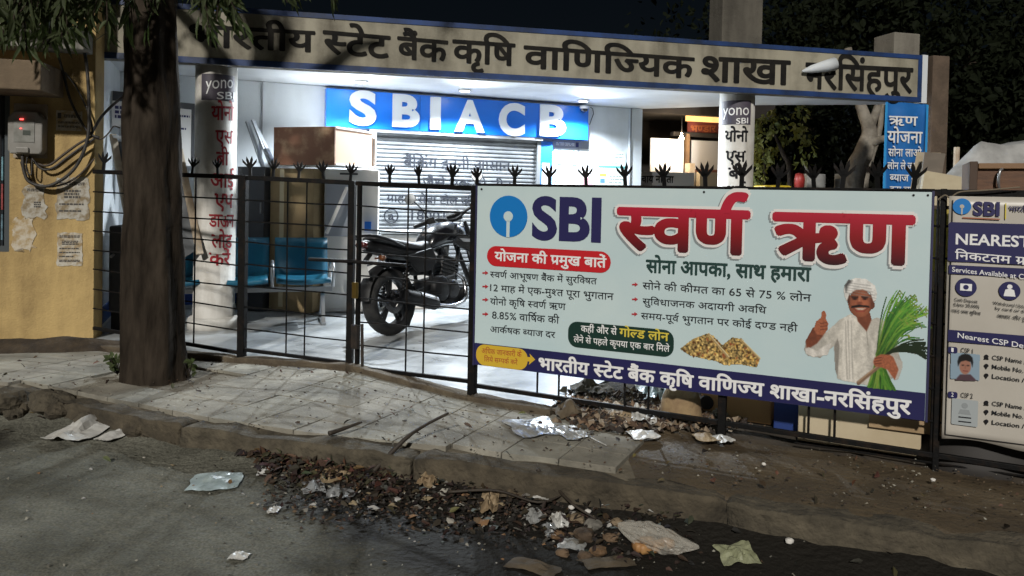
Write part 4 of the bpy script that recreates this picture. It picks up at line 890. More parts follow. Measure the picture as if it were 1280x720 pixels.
for cx, cy_ in ((1207.5, 359), (1262, 363.5), (1330, 369)):
    d_, u, w, r = disc(FEN, cx, cy_, 11.5, Q); o = d_.build('icon', m_navy, ps); k = MB()
    if cx < 1220: k.slab(FEN, u - .55 * r, u + .55 * r, w - .38 * r, w + .38 * r, Q + .0016, Q + .0022); 
    else: k.prism([FEN.pt(u + x * r, w + y * r, Q + .0016) for x, y in ((-.55, -.6), (-.4, .1), (0, .25), (.4, .1), (.55, -.6))], FEN.n * .0006); k.prism([FEN.pt(u + .25 * r * math.cos(a), w + .45 * r + .25 * r * math.sin(a), Q + .0016) for a in np.linspace(0, 6.28, 13)[:-1]], FEN.n * .0006)
    k.build('icon_symbol', m_wprint, o)
    if cx < 1220: d2, *_r = disc(FEN, cx, cy_, 3, Q + .0028, 14); d2.build('icon_symbol', m_navy, o)
for s, x0, yb0, x1, yt in (('Cash Deposit', 1193, 376, 1222, 372), ('(Upto 20,000)', 1192, 382, 1224, 378), ('नकद जमा सुविधा', 1189, 390, 1226, 386.5), ('Withdrawal Upto 10,000', 1241, 380.5, 1300, 376.5), ('by card or thumb', 1244, 387, 1296, 383), ('आधार और रूपे कार्ड', 1246, 397, 1300, 393), ('CSP 1', 1201, 440.5, 1216, 434.5), ('CSP 2', 1201, 496.5, 1216, 490.5)):
    text_part('lettering', s, FEN, (x0, yb0), (x1, yb0 + (x1 - x0) * .11), yt, m_txt, ps, Q, .006, 2)
for k, yy in enumerate((433, 489)):
    rrect(FEN, 1185, yy, 1197, yy + 8, Q, .6).build('number_tag', m_navy, ps); text_part('lettering', str(k + 1), FEN, (1189, yy + 6.6), (1192, yy + 7), yy + 1.6, m_wprint, ps, Q2, .01)
    for j, s in enumerate(('CSP Name / नाम', 'Mobile No. / मोबाइल', 'Location / पता')):
        y = (446.5, 458, 470)[j] + k * 57.5 ; text_part('lettering', s, FEN, (1240, y + 3), (1240 + 16 + 3 * len(s), y + 3 + (16 + 3 * len(s)) * .13), y - 2, m_txt, ps, Q, .008, 2)
        d_, u, w, r = disc(FEN, 1233, y - 1, 2.3, Q, 14); d_.prism([FEN.pt(u + x * r, w + z_ * r, Q) for x, z_ in ((-1.2, -1.6), (1.2, -1.6), (.7, -.5), (-.7, -.5))] if j == 0 else [FEN.pt(u + x * r, w + z_ * r, Q) for x, z_ in ((-.8, -.4), (0, -2), (.8, -.4))], FEN.n * .0006); d_.build('list_icon', m_black, ps)
K = Canvas(1188, 440, 1225, 476, 1.6)                # head-and-shoulders photo print
K.poly([(1188.8, 440.5), (1224.5, 443.5), (1224, 475.5), (1188.4, 473)], (.52, .60, .66)); K.poly([(1194, 475), (1200, 468), (1213, 468), (1221, 476)], (.30, .22, .25))
K.ell(1206.5, 458, 7.2, 10, (.60, .42, .35)); K.poly([(1197.5, 458), (1196.8, 452), (1198.5, 446), (1202, 443.2), (1207, 442.2), (1212, 443.5), (1215.5, 447), (1216.5, 453), (1215.5, 459), (1213.5, 452.5), (1207, 450.5), (1201, 452), (1199, 455)], (.05, .045, .05))
K.ell(1203.5, 456.5, 1.3, .7, (.1, .06, .06)); K.ell(1210, 457, 1.3, .7, (.1, .06, .06)); K.line(1204, 463.5, 1209.5, 464, 1, (.45, .2, .2)); K.line(1206.8, 457, 1206.4, 460.5, 1, (.5, .33, .27))
K.bake('portrait_picture', FEN, Q, ps, vc)
rrect(FEN, 1190, 497.5, 1223, 530, Q, .1).build('blank_picture', mat('pale_blue_print', (.33, .36, .37), rough=.5), ps)
d_, u, w, r = disc(FEN, 1206, 507, 3.4, Q2, 16); d_.prism([FEN.pt(u + x * r, w + z_ * r, Q2) for x, z_ in ((-2, -3.2), (2, -3.2), (1.4, -1.5), (-1.4, -1.5))], FEN.n * .0006); d_.build('person_symbol', mat('mid_grey_print', (.24, .26, .27)), ps)
for y in (520.5, 526): MB().prism([FEN.px(x, y + dy, Q2) for x, dy in ((1198, -.2), (1214, 1.5), (1214, 3), (1198, 1.3))], FEN.n * .0006).build('printed_line', m_txt, ps)
# ================================================================== TREE by the gate
m_bark = mat('bark', (.046, .036, .027), (.013, .010, .0075), scale=9, rough=.95, spec=.1, bump=1.0, bscale=16, stretch=(1, 1, .22))
def trunk_mesh(P, rad, n=30, amp=.12, seg=10, seed=0, ridge=7):
    P = spline(P, seg); m = len(P); rr = np.interp(np.linspace(0, 1, m), np.linspace(0, 1, len(rad)), rad); mb = MB()
    for i, p in enumerate(P):
        t = (P[min(i + 1, m - 1)] - P[max(i - 1, 0)]).normalized(); x = Vector((1, 0, 0)); x = (x - t * x.dot(t)).normalized(); y = t.cross(x)
        for j in range(n):
            a = 2 * math.pi * j / n; k = 1 + amp * (2 * float(fbm(math.cos(a) * 2.2 + seed, math.sin(a) * 2.2, p.z * 1.6)) - 1) + amp * .35 * math.sin(a * ridge + 2 * float(vnoise(p.z * 2, seed))) + amp * .5 * (float(vnoise(math.cos(a) * 6, math.sin(a) * 6 + seed, p.z * 7)) - .5)
            mb.v.append(tuple(p + (x * math.cos(a) + y * math.sin(a)) * rr[i] * k))
    for i in range(m - 1):
        for j in range(n): a, b_ = i * n + j, i * n + (j + 1) % n; mb.f.append((a, b_, b_ + n, a + n))
    mb.f.append(tuple((m - 1) * n + j for j in range(n))); return mb
def leafmat(name, c, c2, tr=.25):
    if name in MATS: return MATS[name]
    m = mat(name, c, c2, scale=2.5, rough=.62, spec=.22); nt = m.node_tree; b = nt.nodes['Principled BSDF']; out = nt.nodes['Material Output']
    tl = nt.nodes.new('ShaderNodeBsdfTranslucent'); tl.inputs[0].default_value = (c[0] * 1.3, c[1] * 1.5, c[2], 1); mx = nt.nodes.new('ShaderNodeMixShader'); mx.inputs[0].default_value = tr
    nt.links.new(b.outputs[0], mx.inputs[1]); nt.links.new(tl.outputs[0], mx.inputs[2]); nt.links.new(mx.outputs[0], out.inputs[0]); return m
def add_leaf(V, F, p, d, L, w, up):
    d = d.normalized(); s_ = d.cross(up); s_ = s_.normalized() if s_.length > 1e-3 else d.orthogonal().normalized(); nrm = s_.cross(d); k = len(V)
    m1, m2, tip = p + d * L * .3 - nrm * L * .03, p + d * L * .68 - nrm * L * .09, p + d * L - nrm * L * .22
    V += [tuple(p), tuple(m1 + s_ * w + nrm * w * .35), tuple(m1), tuple(m1 - s_ * w + nrm * w * .35), tuple(m2 + s_ * w * .72 + nrm * w * .25), tuple(m2), tuple(m2 - s_ * w * .72 + nrm * w * .25), tuple(tip)]
    F += [(k, k + 2, k + 1), (k, k + 3, k + 2), (k + 1, k + 2, k + 5, k + 4), (k + 2, k + 3, k + 6, k + 5), (k + 4, k + 5, k + 7), (k + 5, k + 6, k + 7)]
def rv(a=1): return Vector((random.uniform(-a, a), random.uniform(-a, a), random.uniform(-a, a)))
tb = G(193, 480, 0); tr = thing('street_tree', 'dark rough-barked tree trunk in the pavement with narrow drooping leaves above', 'tree', tuple(tb))
TD = tb.y + .22
tp = [at(194, 500, TD), at(193, 470, TD), at(192, 420, TD), at(191.5, 300, TD), at(190, 180, TD), at(189, 60, TD), at(188, -40, TD), at(187, -150, TD + .05)]
tp[0].z = -.1
trunk_mesh(tp, [.268, .224, .204, .195, .189, .174, .162, .135], 56, .17, 18).build('trunk', m_bark, tr, smooth=True)
top = tp[-1]; fork = tp[-2]
limbs = [[fork, fork + Vector((-.6, -.25, .35)), fork + Vector((-1.3, -.5, .55)), fork + Vector((-1.9, -.6, .5))], [fork + Vector((0, 0, .2)), fork + Vector((.4, .1, .55)), fork + Vector((.75, .25, .8)), fork + Vector((1.0, .35, .85))],
         [top - Vector((0, 0, .1)), top + Vector((-.2, .3, .6)), top + Vector((-.5, .5, 1.3))], [top - Vector((0, 0, .1)), top + Vector((.1, -.4, .5)), top + Vector((-.3, -.9, 1.0))], [fork + Vector((0, 0, .1)), fork + Vector((-.5, .5, .5)), fork + Vector((-1.0, .9, .8))]]
for l in limbs: trunk_mesh(l, [.10, .075, .05, .03], 12, .1, 8).build('limb', m_bark, tr, smooth=True)
V, F, TW = [], [], MB()
def twig(end, start, nl, L0=.15, w0=.014):
    mid = start.lerp(end, .5) + Vector((0, 0, .12)) + rv(.05); P = spline([start, mid, end], 6); TW.tube(P, [.008] + [.004] * (len(P) - 2) + [.002], 4)
    for k in range(nl):
        t = .25 + .75 * (k + random.random()) / nl; p = P[min(int(t * (len(P) - 1)), len(P) - 1)] + rv(.015)
        d = (P[-1] - P[0]).normalized() * .35 + Vector((0, 0, -.65)) + rv(.75); add_leaf(V, F, p, d, L0 * random.uniform(.6, 1.25), w0 * random.uniform(.7, 1.2), Vector((0, -1, .2)) + rv(.6))
for i in range(128):          # sprays seen at the top left
    px = random.choice((random.uniform(-30, 150), random.uniform(-30, 110), random.uniform(-20, 140))); py = min(78, random.triangular(-40, 82, 18)); 
    if px > 118 and py > 62: py -= 25
    e = at(px, py, random.uniform(4.5, 6.0)); s0 = e + Vector((random.uniform(-.1, .35) if px < 100 else random.uniform(-.1, .15), random.uniform(-.15, .2), random.uniform(.3, .6))); twig(e, s0, random.randint(14, 22))
for i in range(46):
    px = random.triangular(212, 345, 262); py = random.triangular(-60, 66 - abs(px - 268) * .62, -6); e = at(px, py, random.uniform(4.8, 5.9)); twig(e, e + Vector((random.uniform(-.3, .05), random.uniform(-.1, .15), random.uniform(.3, .55))), random.randint(12, 18))
for i in range(14): e = at(random.uniform(345, 420), random.uniform(-45, 4), random.uniform(4.9, 5.8)); twig(e, e + Vector((-.3, .05, .4)), 14)
for i in range(10): e = at(random.uniform(150, 222), random.uniform(-20, 46), 5.05); twig(e, e + Vector((random.uniform(-.1, .1), .05, .4)), 9)
for i in range(110):          # crown above the picture
    c = fork + Vector((random.gauss(-.9, .8), random.gauss(-.1, .6), random.uniform(.7, 2.6))); twig(c, c + Vector((random.uniform(-.3, .3), random.uniform(-.3, .3), .4)), 14, .18, .02)
TW.build('twigs', m_bark, tr, bevel=-1)['kind'] = 'stuff'
cm = MB(); cm.v, cm.f = V, F; o = cm.build('crown', leafmat('leaf_green', (.055, .068, .028), (.03, .04, .016)), tr, bevel=-1); o['kind'] = 'stuff'
# weeds at the trunk's foot
for px, py, n, lab in ((147, 462, 22, 'small leafy weed at the left foot of the tree trunk'), (236, 466, 10, 'tiny weed at the right foot of the tree trunk')):
    b0 = G(px, py + 6, 0); w = thing('weed', lab, 'weed', tuple(b0)); V, F = [], []; st = MB()
    for k in range(n): q = b0 + Vector((random.uniform(-.06, .06), random.uniform(-.05, .05), random.uniform(.03, .13))); st.tube([b0, q], .0025, 4); [add_leaf(V, F, q, rv(1) + Vector((0, 0, .4)), .05, .016, Vector((0, -1, .5))) for _ in range(2)]
    st.build('stem', m_bark, w, bevel=-1); l = MB(); l.v, l.f = V, F; l.build('leaves', MATS['leaf_green'], w, bevel=-1)['kind'] = 'stuff'

# ================================================================== MOTORCYCLE
m_tyre = mat('tyre_rubber', (.012, .012, .013), (.025, .024, .022), scale=20, rough=.85, bump=.3, bscale=120)
m_rim = mat('alloy_black', (.03, .03, .032), rough=.4, metal=.6); m_gloss = mat('gloss_black', (.008, .008, .010), rough=.25, coat=.25, spec=.4); m_blk = mat('matte_black', (.009, .009, .010), rough=.55, spec=.3)
m_eng = mat('engine_grey', (.04, .04, .042), (.02, .02, .021), scale=15, rough=.45, metal=.5); m_chr = mat('bike_chrome', (.5, .5, .52), rough=.2, metal=1); m_seat = mat('seat_vinyl', (.022, .022, .024), rough=.5, bump=.1, bscale=150)
m_silver = mat('decal_silver', (.34, .35, .37), rough=.3, metal=.4); m_tail = mat('tail_red', (.07, .004, .005), rough=.25, coat=.5)
rw = G(490, 419, .018); HEAD = R(55); LEAN = R(7)
MM = Matrix.Translation(rw) @ Matrix.Rotation(HEAD, 4, 'Z') @ Matrix.Rotation(-LEAN, 4, 'X') @ Matrix.Scale(1.05, 4)
moto = thing('motorcycle', 'black motorcycle parked on its side stand in the porch behind the gate', 'motorcycle', tuple(rw))
def mp(name, mb, m, parent=None, M=MM, **k): return mb.build(name, m, parent or moto, M=M, **k)
STEER = R(38); SA = Vector((1.08, 0, .9)); sax = Vector((-.42, 0, .91)).normalized()
MF = MM @ Matrix.Translation(SA) @ Matrix.Rotation(STEER, 4, sax) @ Matrix.Translation(-SA)
def wheel(name, c, Rr, w, M):
    t = w / 2; prof = [(Rr - .085, -t * .8), (Rr - .05, -t), (Rr - .02, -t * .82), (Rr - .004, -t * .4), (Rr, 0), (Rr - .004, t * .4), (Rr - .02, t * .82), (Rr - .05, t), (Rr - .085, t * .8)]
    ty = mp('wheel', MB().lathe(c, (0, 1, 0), prof, 48), m_tyre, M=M, smooth=True)
    r0 = Rr - .085; mb = MB().lathe(c, (0, 1, 0), [(r0 + .004, -t * .8), (r0 - .018, -t * .7), (r0 - .022, 0), (r0 - .018, t * .7), (r0 + .004, t * .8)], 40)
    mb.lathe(c, (0, 1, 0), [(.0, -.05), (.05, -.05), (.055, 0), (.05, .05), (0, .05)], 18)
    for k in range(5):
        for da in (-.13, .13):
            a = 2 * math.pi * k / 5 + .3; p0 = Vector(c) + Vector((math.cos(a + da * 1.4), 0, math.sin(a + da * 1.4))) * .045; p1 = Vector(c) + Vector((math.cos(a + da), 0, math.sin(a + da))) * (r0 - .012); mb.bar(p0, p1, .026, .02, Vector((0, 1, 0)))
    mp('rim', mb, m_rim, ty, M=M, bevel=-1)
    d = MB().lathe(Vector(c) + Vector((0, -.06, 0)), (0, 1, 0), [(.055, 0), (.11, 0), (.11, .005), (.055, .005)], 30); mp('brake_disc', d, m_chr, ty, M=M)
    return ty
wheel('rear', (0, 0, .302), .302, .14, MM); wheel('front', (1.34, 0, .298), .298, .11, MF)
def ring(x, z, w, h, n=14, e=2.4, y=0): return [(x, y + w * math.copysign(abs(math.cos(a)) ** (2 / e), math.cos(a)), z + h * math.copysign(abs(math.sin(a)) ** (2 / e), math.sin(a))) for a in [2 * math.pi * k / n for k in range(n)]]
mp('fuel_tank', MB().loft([ring(.50, .78, .10, .05), ring(.56, .83, .135, .09), ring(.68, .88, .165, .12), ring(.84, .90, .175, .12), ring(.98, .89, .15, .10), ring(1.06, .86, .10, .07), ring(1.09, .85, .05, .03)]), m_gloss, smooth=True)
mp('tank_cap', MB().lathe((.82, 0, 1.0), (0, 0, 1), [(.05, 0), (.05, .022), (0, .024)], 18), m_eng, smooth=False)
for s_ in (-1, 1):
    sh = [(.72, s_ * .17, .80), (.80, s_ * .19, .86), (1.0, s_ * .20, .85), (1.13, s_ * .185, .79), (1.08, s_ * .175, .66), (.98, s_ * .165, .60), (.93, s_ * .18, .70)]
    o = mp('tank_shroud', MB().prism(sh, (0, s_ * .022, 0)), m_gloss, bevel=.006)
    mp('decal', MB().prism([(.80, s_ * .2135, .835), (1.05, s_ * .2235, .815), (1.0, s_ * .2205, .79), (.9, s_ * .2155, .795), (.86, s_ * .213, .80)], (0, s_ * .003, 0)), m_silver, o)
    mp('side_panel', MB().prism([(.08, s_ * .115, .70), (.46, s_ * .13, .76), (.52, s_ * .13, .66), (.44, s_ * .125, .55), (.26, s_ * .12, .54)], (0, s_ * .03, 0)), m_blk, bevel=.012)
    mp('swing_arm', MB().bar((-.03, s_ * .095, .302), (.48, s_ * .10, .40), .03, .05), m_blk, bevel=.006)
    mp('shock_absorber', MB().tube([(.04, s_ * .125, .34), (.16, s_ * .12, .67)], .014, 8), m_chr)
    mb = MB(); mb.tube([(.05 + .11 * k / 60 + .028 * math.cos(k * .9), s_ * .125 + .028 * math.sin(k * .9), .37 + .28 * k / 60) for k in range(61)], .006, 5); mp('spring', mb, m_blk)
    mp('foot_peg', MB().tube([(.42, s_ * .14, .33), (.42, s_ * .26, .33)], .014, 8), m_blk)
    mp('turn_signal', MB().lathe((-.24, s_ * .10, .70), (0, s_, 0), [(.008, 0), (.008, .06), (.025, .065), (.03, .09), (.015, .12), (0, .122)], 12), mat('amber', (.10, .03, .005), rough=.3), smooth=True)
    mp('fork_leg', MB().tube([(1.34, s_ * .085, .298), (1.20, s_ * .085, .62), (1.03, s_ * .085, .99)], [.026, .027, .019], 10), m_blk, M=MF)
    mp('mirror_stalk', MB().tube([(.97, s_ * .24, 1.10), (.96, s_ * .28, 1.24), (.99, s_ * .34, 1.36)], .008, 6), m_blk, M=MF)
    mo = mp('mirror', MB().lathe((.99, s_ * .36, 1.38), (-1, 0, .1), [(0, -.02), (.035, -.016), (.06, 0), (.058, .004)], 14), m_blk, M=MF, smooth=True); mp('mirror_glass', MB().lathe((.985, s_ * .36, 1.38), (-1, 0, .1), [(.055, .002), (0, .003)], 14), mat('mirror_glass', (.05, .055, .06), rough=.3, metal=.6), mo, M=MF)
    mp('grip', MB().tube([(.97, s_ * .27, 1.095), (.92, s_ * .41, 1.085)], .021, 10), m_blk, M=MF)
    mp('lever', MB().tube([(1.01, s_ * .23, 1.09), (1.03, s_ * .30, 1.085), (1.0, s_ * .42, 1.08)], .009, 6), m_chr, M=MF)
mp('handlebar', MB().tube(spline([(.97, -.27, 1.095), (1.01, -.16, 1.09), (1.05, -.05, 1.05), (1.05, .05, 1.05), (1.01, .16, 1.09), (.97, .27, 1.095)], 5), .015, 8), m_blk, M=MF)
mp('switch_housing', MB().box((.985, -.23, 1.095), (.065, .08, .065)).box((.985, .23, 1.095), (.065, .08, .065)), m_blk, M=MF, bevel=.008)
mp('instrument_cluster', MB().box((1.1, 0, 1.08), (.06, .16, .10), 0, 0, R(-50)), m_blk, M=MF, bevel=.015)
hl = mp('headlight', MB().loft([ring(1.10, .90, .05, .05), ring(1.14, .90, .09, .10), ring(1.22, .89, .085, .085), ring(1.25, .885, .05, .05)]), m_gloss, M=MF, smooth=True)
mp('front_mudguard', MB().lathe((1.34, 0, .298), (0, 1, 0), [(.315, -.065), (.335, -.04), (.34, 0), (.335, .04), (.315, .065)], 20, start=(.55, 0, .84), sweep=R(125)), m_gloss, M=MF, smooth=True)
mp('cables', MB().tube(spline([(1.02, .20, 1.05), (1.15, .10, 1.10), (1.16, .02, .98), (1.05, .02, .85)]), .005, 5).tube(spline([(1.02, -.20, 1.05), (1.17, -.08, 1.11), (1.14, -.02, .95), (1.02, -.03, .82)]), .005, 5), m_dark, M=MF)
mp('seat', MB().loft([ring(-.22, .875, .06, .02), ring(-.18, .87, .10, .035), ring(0, .835, .125, .04), ring(.18, .80, .13, .045), ring(.34, .775, .125, .05), ring(.5, .785, .105, .05), ring(.58, .81, .07, .035)]), m_seat, smooth=True)
mp('tail_cowl', MB().loft([ring(-.30, .83, .035, .03), ring(-.26, .82, .075, .05), ring(-.05, .77, .115, .055), ring(.2, .72, .12, .055), ring(.42, .70, .10, .05)]), m_blk, smooth=True)
mp('tail_light', MB().loft([ring(-.325, .825, .03, .018), ring(-.31, .825, .06, .03), ring(-.28, .82, .07, .04)]), m_tail, smooth=True)
mp('grab_rail', MB().tube(spline([(.08, -.15, .79), (-.12, -.155, .86), (-.27, -.12, .90), (-.30, 0, .905), (-.27, .12, .90), (-.12, .155, .86), (.08, .15, .79)], 6), .013, 8), m_blk)
mp('rear_mudguard', MB().lathe((0, 0, .302), (0, 1, 0), [(.325, -.075), (.345, -.05), (.35, 0), (.345, .05), (.325, .075)], 18, start=(.35, 0, .93), sweep=R(-105)), m_blk, smooth=True)
mp('number_plate', MB().box((-.345, 0, .60), (.006, .22, .13), 0, 0, R(-14)), mat('plate_white', (.5, .5, .48), rough=.5), bevel=.003)
mp('plate_bracket', MB().bar((-.20, 0, .74), (-.335, 0, .62), .05, .02), m_blk)
mp('frame', MB().tube([(.45, 0, .74), (.75, 0, .78), (1.06, 0, .86)], .026, 8).tube([(1.06, 0, .82), (.98, 0, .55), (.90, 0, .30)], .02, 8).tube([(.48, .1, .40), (.46, .1, .72)], .02, 8).tube([(.48, -.1, .40), (.46, -.1, .72)], .02, 8).tube([(.46, .1, .72), (-.1, .09, .76)], .015, 8).tube([(.46, -.1, .72), (-.1, -.09, .76)], .015, 8), m_blk)
eng = mp('engine', MB().box((.64, 0, .37), (.40, .22, .22), 0, 0, R(-6)).box((.76, 0, .54), (.20, .17, .26), 0, 0, R(16)), m_eng, bevel=.025)
fins = MB(); [fins.box((.74 + .014 * k, 0, .47 + .035 * k), (.24, .21, .010), 0, 0, R(16)) for k in range(6)]; mp('cooling_fins', fins, m_eng, eng)
mp('crankcase_cover', MB().lathe((.56, -.10, .37), (0, -1, 0), [(.125, 0), (.12, .05), (.09, .07), (0, .075)], 26), m_blk, eng, smooth=True); mp('clutch_cover', MB().lathe((.74, -.10, .35), (0, -1, 0), [(.095, 0), (.09, .045), (.06, .06), (0, .062)], 22), m_eng, eng, smooth=True); mp('magneto_cover', MB().lathe((.68, .10, .36), (0, 1, 0), [(.11, 0), (.10, .05), (0, .06)], 22), m_blk, eng, smooth=True)
mp('exhaust_pipe', MB().tube(spline([(.88, -.06, .50), (.97, -.09, .42), (.92, -.13, .24), (.70, -.15, .19), (.45, -.16, .22)], 6), .022, 10), m_chr, smooth=True)
mp('muffler', MB().lathe((.46, -.175, .225), Vector((-.60, -.02, .17)), [(0, -.01), (.03, 0), (.062, .05), (.066, .30), (.058, .46), (.045, .50), (.0, .49)], 20), m_blk, smooth=True)
mp('heat_shield', MB().lathe((.40, -.178, .242), Vector((-.60, -.02, .17)), [(.072, 0), (.072, .24)], 10, start=(0, -1, .3), sweep=R(110)), m_silver, smooth=True)
mp('chain_cover', MB().prism([(0, .12, .36), (.5, .125, .44), (.5, .125, .36), (0, .12, .25)], (0, .012, 0)), m_blk, bevel=.005)
mp('air_box', MB().box((.46, 0, .60), (.18, .20, .18)), m_blk, bevel=.03)
mp('belly_pan', MB().prism([(.58, -.10, .24), (.98, -.10, .36), (1.0, -.10, .26), (.85, -.10, .17), (.60, -.10, .17)], (0, .20, 0)), m_blk, bevel=.02)
mp('side_stand', MB().tube([(.50, .12, .30), (.46, .24, .0), (.43, .26, -.02)], .012, 8), m_blk); mp('saree_guard', MB().tube(spline([(.10, .16, .66), (-.15, .17, .62), (-.22, .17, .45), (-.02, .17, .33)]), .009, 6), m_blk)

# ================================================================== PORCH FURNITURE
m_teal = mat('teal_vinyl', (.008, .12, .20), (.006, .09, .16), scale=3, rough=.42, bump=.05); m_steel = mat('grey_steel', (.36, .37, .38), rough=.35, metal=.7)
def bench(pl, u_end, nseat, label, depth=.0):
    base = pl.pt(u_end - .6, 0, depth); t = thing('waiting_bench', label, 'bench', tuple(base), 'teal waiting benches')
    for k in range(nseat):
        uc = u_end - .30 - .60 * k
        def sq(a, b_, uc=uc): return pl.pt(uc - .26 + .52 * a, .43 + .03 * (b_ - .5) ** 2 * 4 - .02 * math.sin(math.pi * a), depth + .03 + .44 * b_)
        def bk(a, b_, uc=uc): return pl.pt(uc - .27 + .54 * a, .47 + .40 * b_, depth - .02 - .13 * b_ + .03 * math.sin(math.pi * a))
        MB().grid(sq, 8, 8).build('seat', m_teal, t, smooth=True, solid=.045, bevel=-1); MB().grid(bk, 8, 6).build('backrest', m_teal, t, smooth=True, solid=.04, bevel=-1)
        MB().tube([pl.pt(uc, .38, depth + .2), pl.pt(uc, .40, depth + .0), pl.pt(uc, .60, depth - .08)], .015, 8).build('seat_bracket', m_steel, t)
    for k in range(nseat + 1):
        u = u_end - .60 * k + (-.01 if k == 0 else (.01 if k == nseat else 0))
        MB().tube(spline([pl.pt(u, .40, depth + .10), pl.pt(u, .56, depth + .02), pl.pt(u, .635, depth + .10), pl.pt(u, .63, depth + .34), pl.pt(u, .54, depth + .41), pl.pt(u, .40, depth + .36)], 5), .017, 8).build('armrest', m_steel, t, smooth=True)
    MB().bar(pl.pt(u_end - .6 * nseat, .36, depth + .2), pl.pt(u_end, .36, depth + .2), .05, .05).build('beam', m_steel, t, bevel=.004)
    for u in (u_end - .10, u_end - .6 * nseat + .25):
        for o_ in (.0, .40): MB().bar(pl.pt(u, .34, depth + .2), pl.pt(u, .025, depth + o_), .035, .035, pl.u).build('leg', m_steel, t)
        MB().bar(pl.pt(u, .032, depth - .03), pl.pt(u, .032, depth + .44), .04, .02).build('foot', m_steel, t)
_b = dpt(415, 8.08); _bd = (BACK.u * .82 + Vector((1, 0, 0)) * .18).normalized(); BP = Plane((_b[0] - _bd.x * 5, _b[1] - _bd.y * 5), _b)
bench(BP, 5.0, 3, 'row of three teal padded waiting seats behind the left pillar')
def prism_box(t, name, px0, px1, ytop, d, depth, m, zb=.02, rz=0, bevel=.006, parent=None):
    a, b_ = at(px0, ytop, d), at(px1, ytop, d); c = ((a.x + b_.x) / 2, (a.y + b_.y) / 2 + depth / 2, (a.z + zb) / 2)
    return MB().box(c, (b_.x - a.x, depth, a.z - zb), rz).build(name, m, parent or t, bevel=bevel), c
m_cart = mat('cardboard', (.30, .225, .12), (.25, .18, .095), scale=5, rough=.85, bump=.1); m_cart2 = mat('carton_tape', (.42, .36, .24), rough=.5)
t = thing('tall_carton', 'tall tan cardboard carton standing behind the teal seats', 'carton', (dpt(368, 8.4)[0], 8.5, 0))
o, c = prism_box(t, 'body', 340, 402, 210, 8.36, .38, m_cart, .03, R(-16)); 
a, b_ = at(346, 240, 8.27), at(354, 240, 8.27); MB().box(((a.x + b_.x) / 2 + .02, a.y + .0, .85), (.05, .006, 1.5), R(-16)).build('tape', m_cart2, t)
t = thing('brown_cabinet', 'scuffed brown wooden cabinet lying on the tall carton with an open peach inside', 'cabinet', (dpt(405, 8.4)[0], 8.5, 1.62))
m_brown = mat('scuffed_brown', (.17, .075, .040), (.34, .22, .13), scale=4, rough=.7, lo=.5, hi=.66); m_peach = mat('peach_laminate', (.66, .42, .28), rough=.5); m_rimw = mat('white_laminate', (.70, .68, .65), rough=.45)
A = at(343, 164, 8.28); B = at(419, 165, 8.02); C = at(470, 172, 8.72); z0, z1 = 1.645, 2.055
A.z = B.z = C.z = 0; D = A + (C - B); th = .02
MB().hexa((A + B) / 2 + Z * (z0 + z1) / 2, (B - A) / 2, (C - B).normalized() * th / 2, Z * (z1 - z0) / 2).build('side_panel', m_brown, t, bevel=.003)
MB().hexa((D + C) / 2 + Z * (z0 + z1) / 2, (B - A) / 2, (C - B).normalized() * th / 2, Z * (z1 - z0) / 2).build('side_panel', m_rimw, t, bevel=.003)
ctr = (A + B + C + D) / 4
for zz in (z0 + th / 2, z1 - th / 2): MB().hexa(ctr + Z * zz, (B - A) / 2 * .998, (C - B) / 2 * .94, Z * th / 2).build('shelf_panel', m_rimw, t, bevel=.003)
MB().hexa((B + C) / 2 - (B - A).normalized() * .035 + Z * (z0 + z1) / 2, (C - B) / 2 * .94, (B - A).normalized() * .008, Z * ((z1 - z0) / 2 - th)).build('back_panel', m_peach, t)
t = thing('dark_cabinet', 'dark grey steel cabinet left of the tall carton', 'cabinet', (dpt(318, 8.4)[0], 8.5, 0)); m_dgrey = mat('dark_grey_steel', (.035, .037, .042), rough=.5)
prism_box(t, 'body', 300, 338, 208, 8.40, .4, m_dgrey, .03, R(-14)); a = at(326, 260, 8.34); MB().box(a, (.012, .03, .12)).build('handle', m_steel, t)
t = thing('white_kiosk', 'white kiosk cabinet with grey front panel beside the shutter', 'kiosk', (dpt(436, 8.5)[0], 8.6, 0))
prism_box(t, 'body', 404, 470, 211, 8.45, .36, m_rimw, .03, R(8)); m_lgrey = mat('pale_grey_panel', (.30, .32, .36), rough=.4)
a, b_ = at(405.5, 226, 8.36), at(437, 296, 8.36); MB().box(((a.x + b_.x) / 2, a.y + .06, (a.z + b_.z) / 2), (b_.x - a.x, .02, a.z - b_.z), R(8)).build('front_panel', m_lgrey, t, bevel=.004)
a, b_ = at(455, 277, 8.4), at(463, 289, 8.4); MB().box(((a.x + b_.x) / 2, a.y + .035, (a.z + b_.z) / 2), (b_.x - a.x, .01, a.z - b_.z), R(8)).build('blue_sticker', m_blue2, t)
a, b_ = at(424, 217, 8.38), at(446, 219, 8.38); MB().box(((a.x + b_.x) / 2, a.y + .045, a.z), (b_.x - a.x, .012, .02), R(8)).build('vent_slot', m_dgrey, t)
p0, p1 = at(408, 292, 8.22), at(434, 234, 8.30); tag(MB().bar(p0, p1, .055, .03).build('white_plank', m_rimw, bevel=.004), 'white plank leaning diagonally against the white kiosk', 'plank')
t = thing('white_counter', 'low white counter behind the motorcycle seat', 'counter', (dpt(508, 8.9)[0], 9, 0))
prism_box(t, 'body', 474, 543, 293, 8.85, .4, m_rimw, .02, R(12)); a, b_ = at(471, 290, 8.8), at(546, 290, 8.8); MB().box(((a.x + b_.x) / 2, a.y + .2, a.z), (b_.x - a.x, .46, .03), R(12)).build('top', m_white, t, bevel=.004)
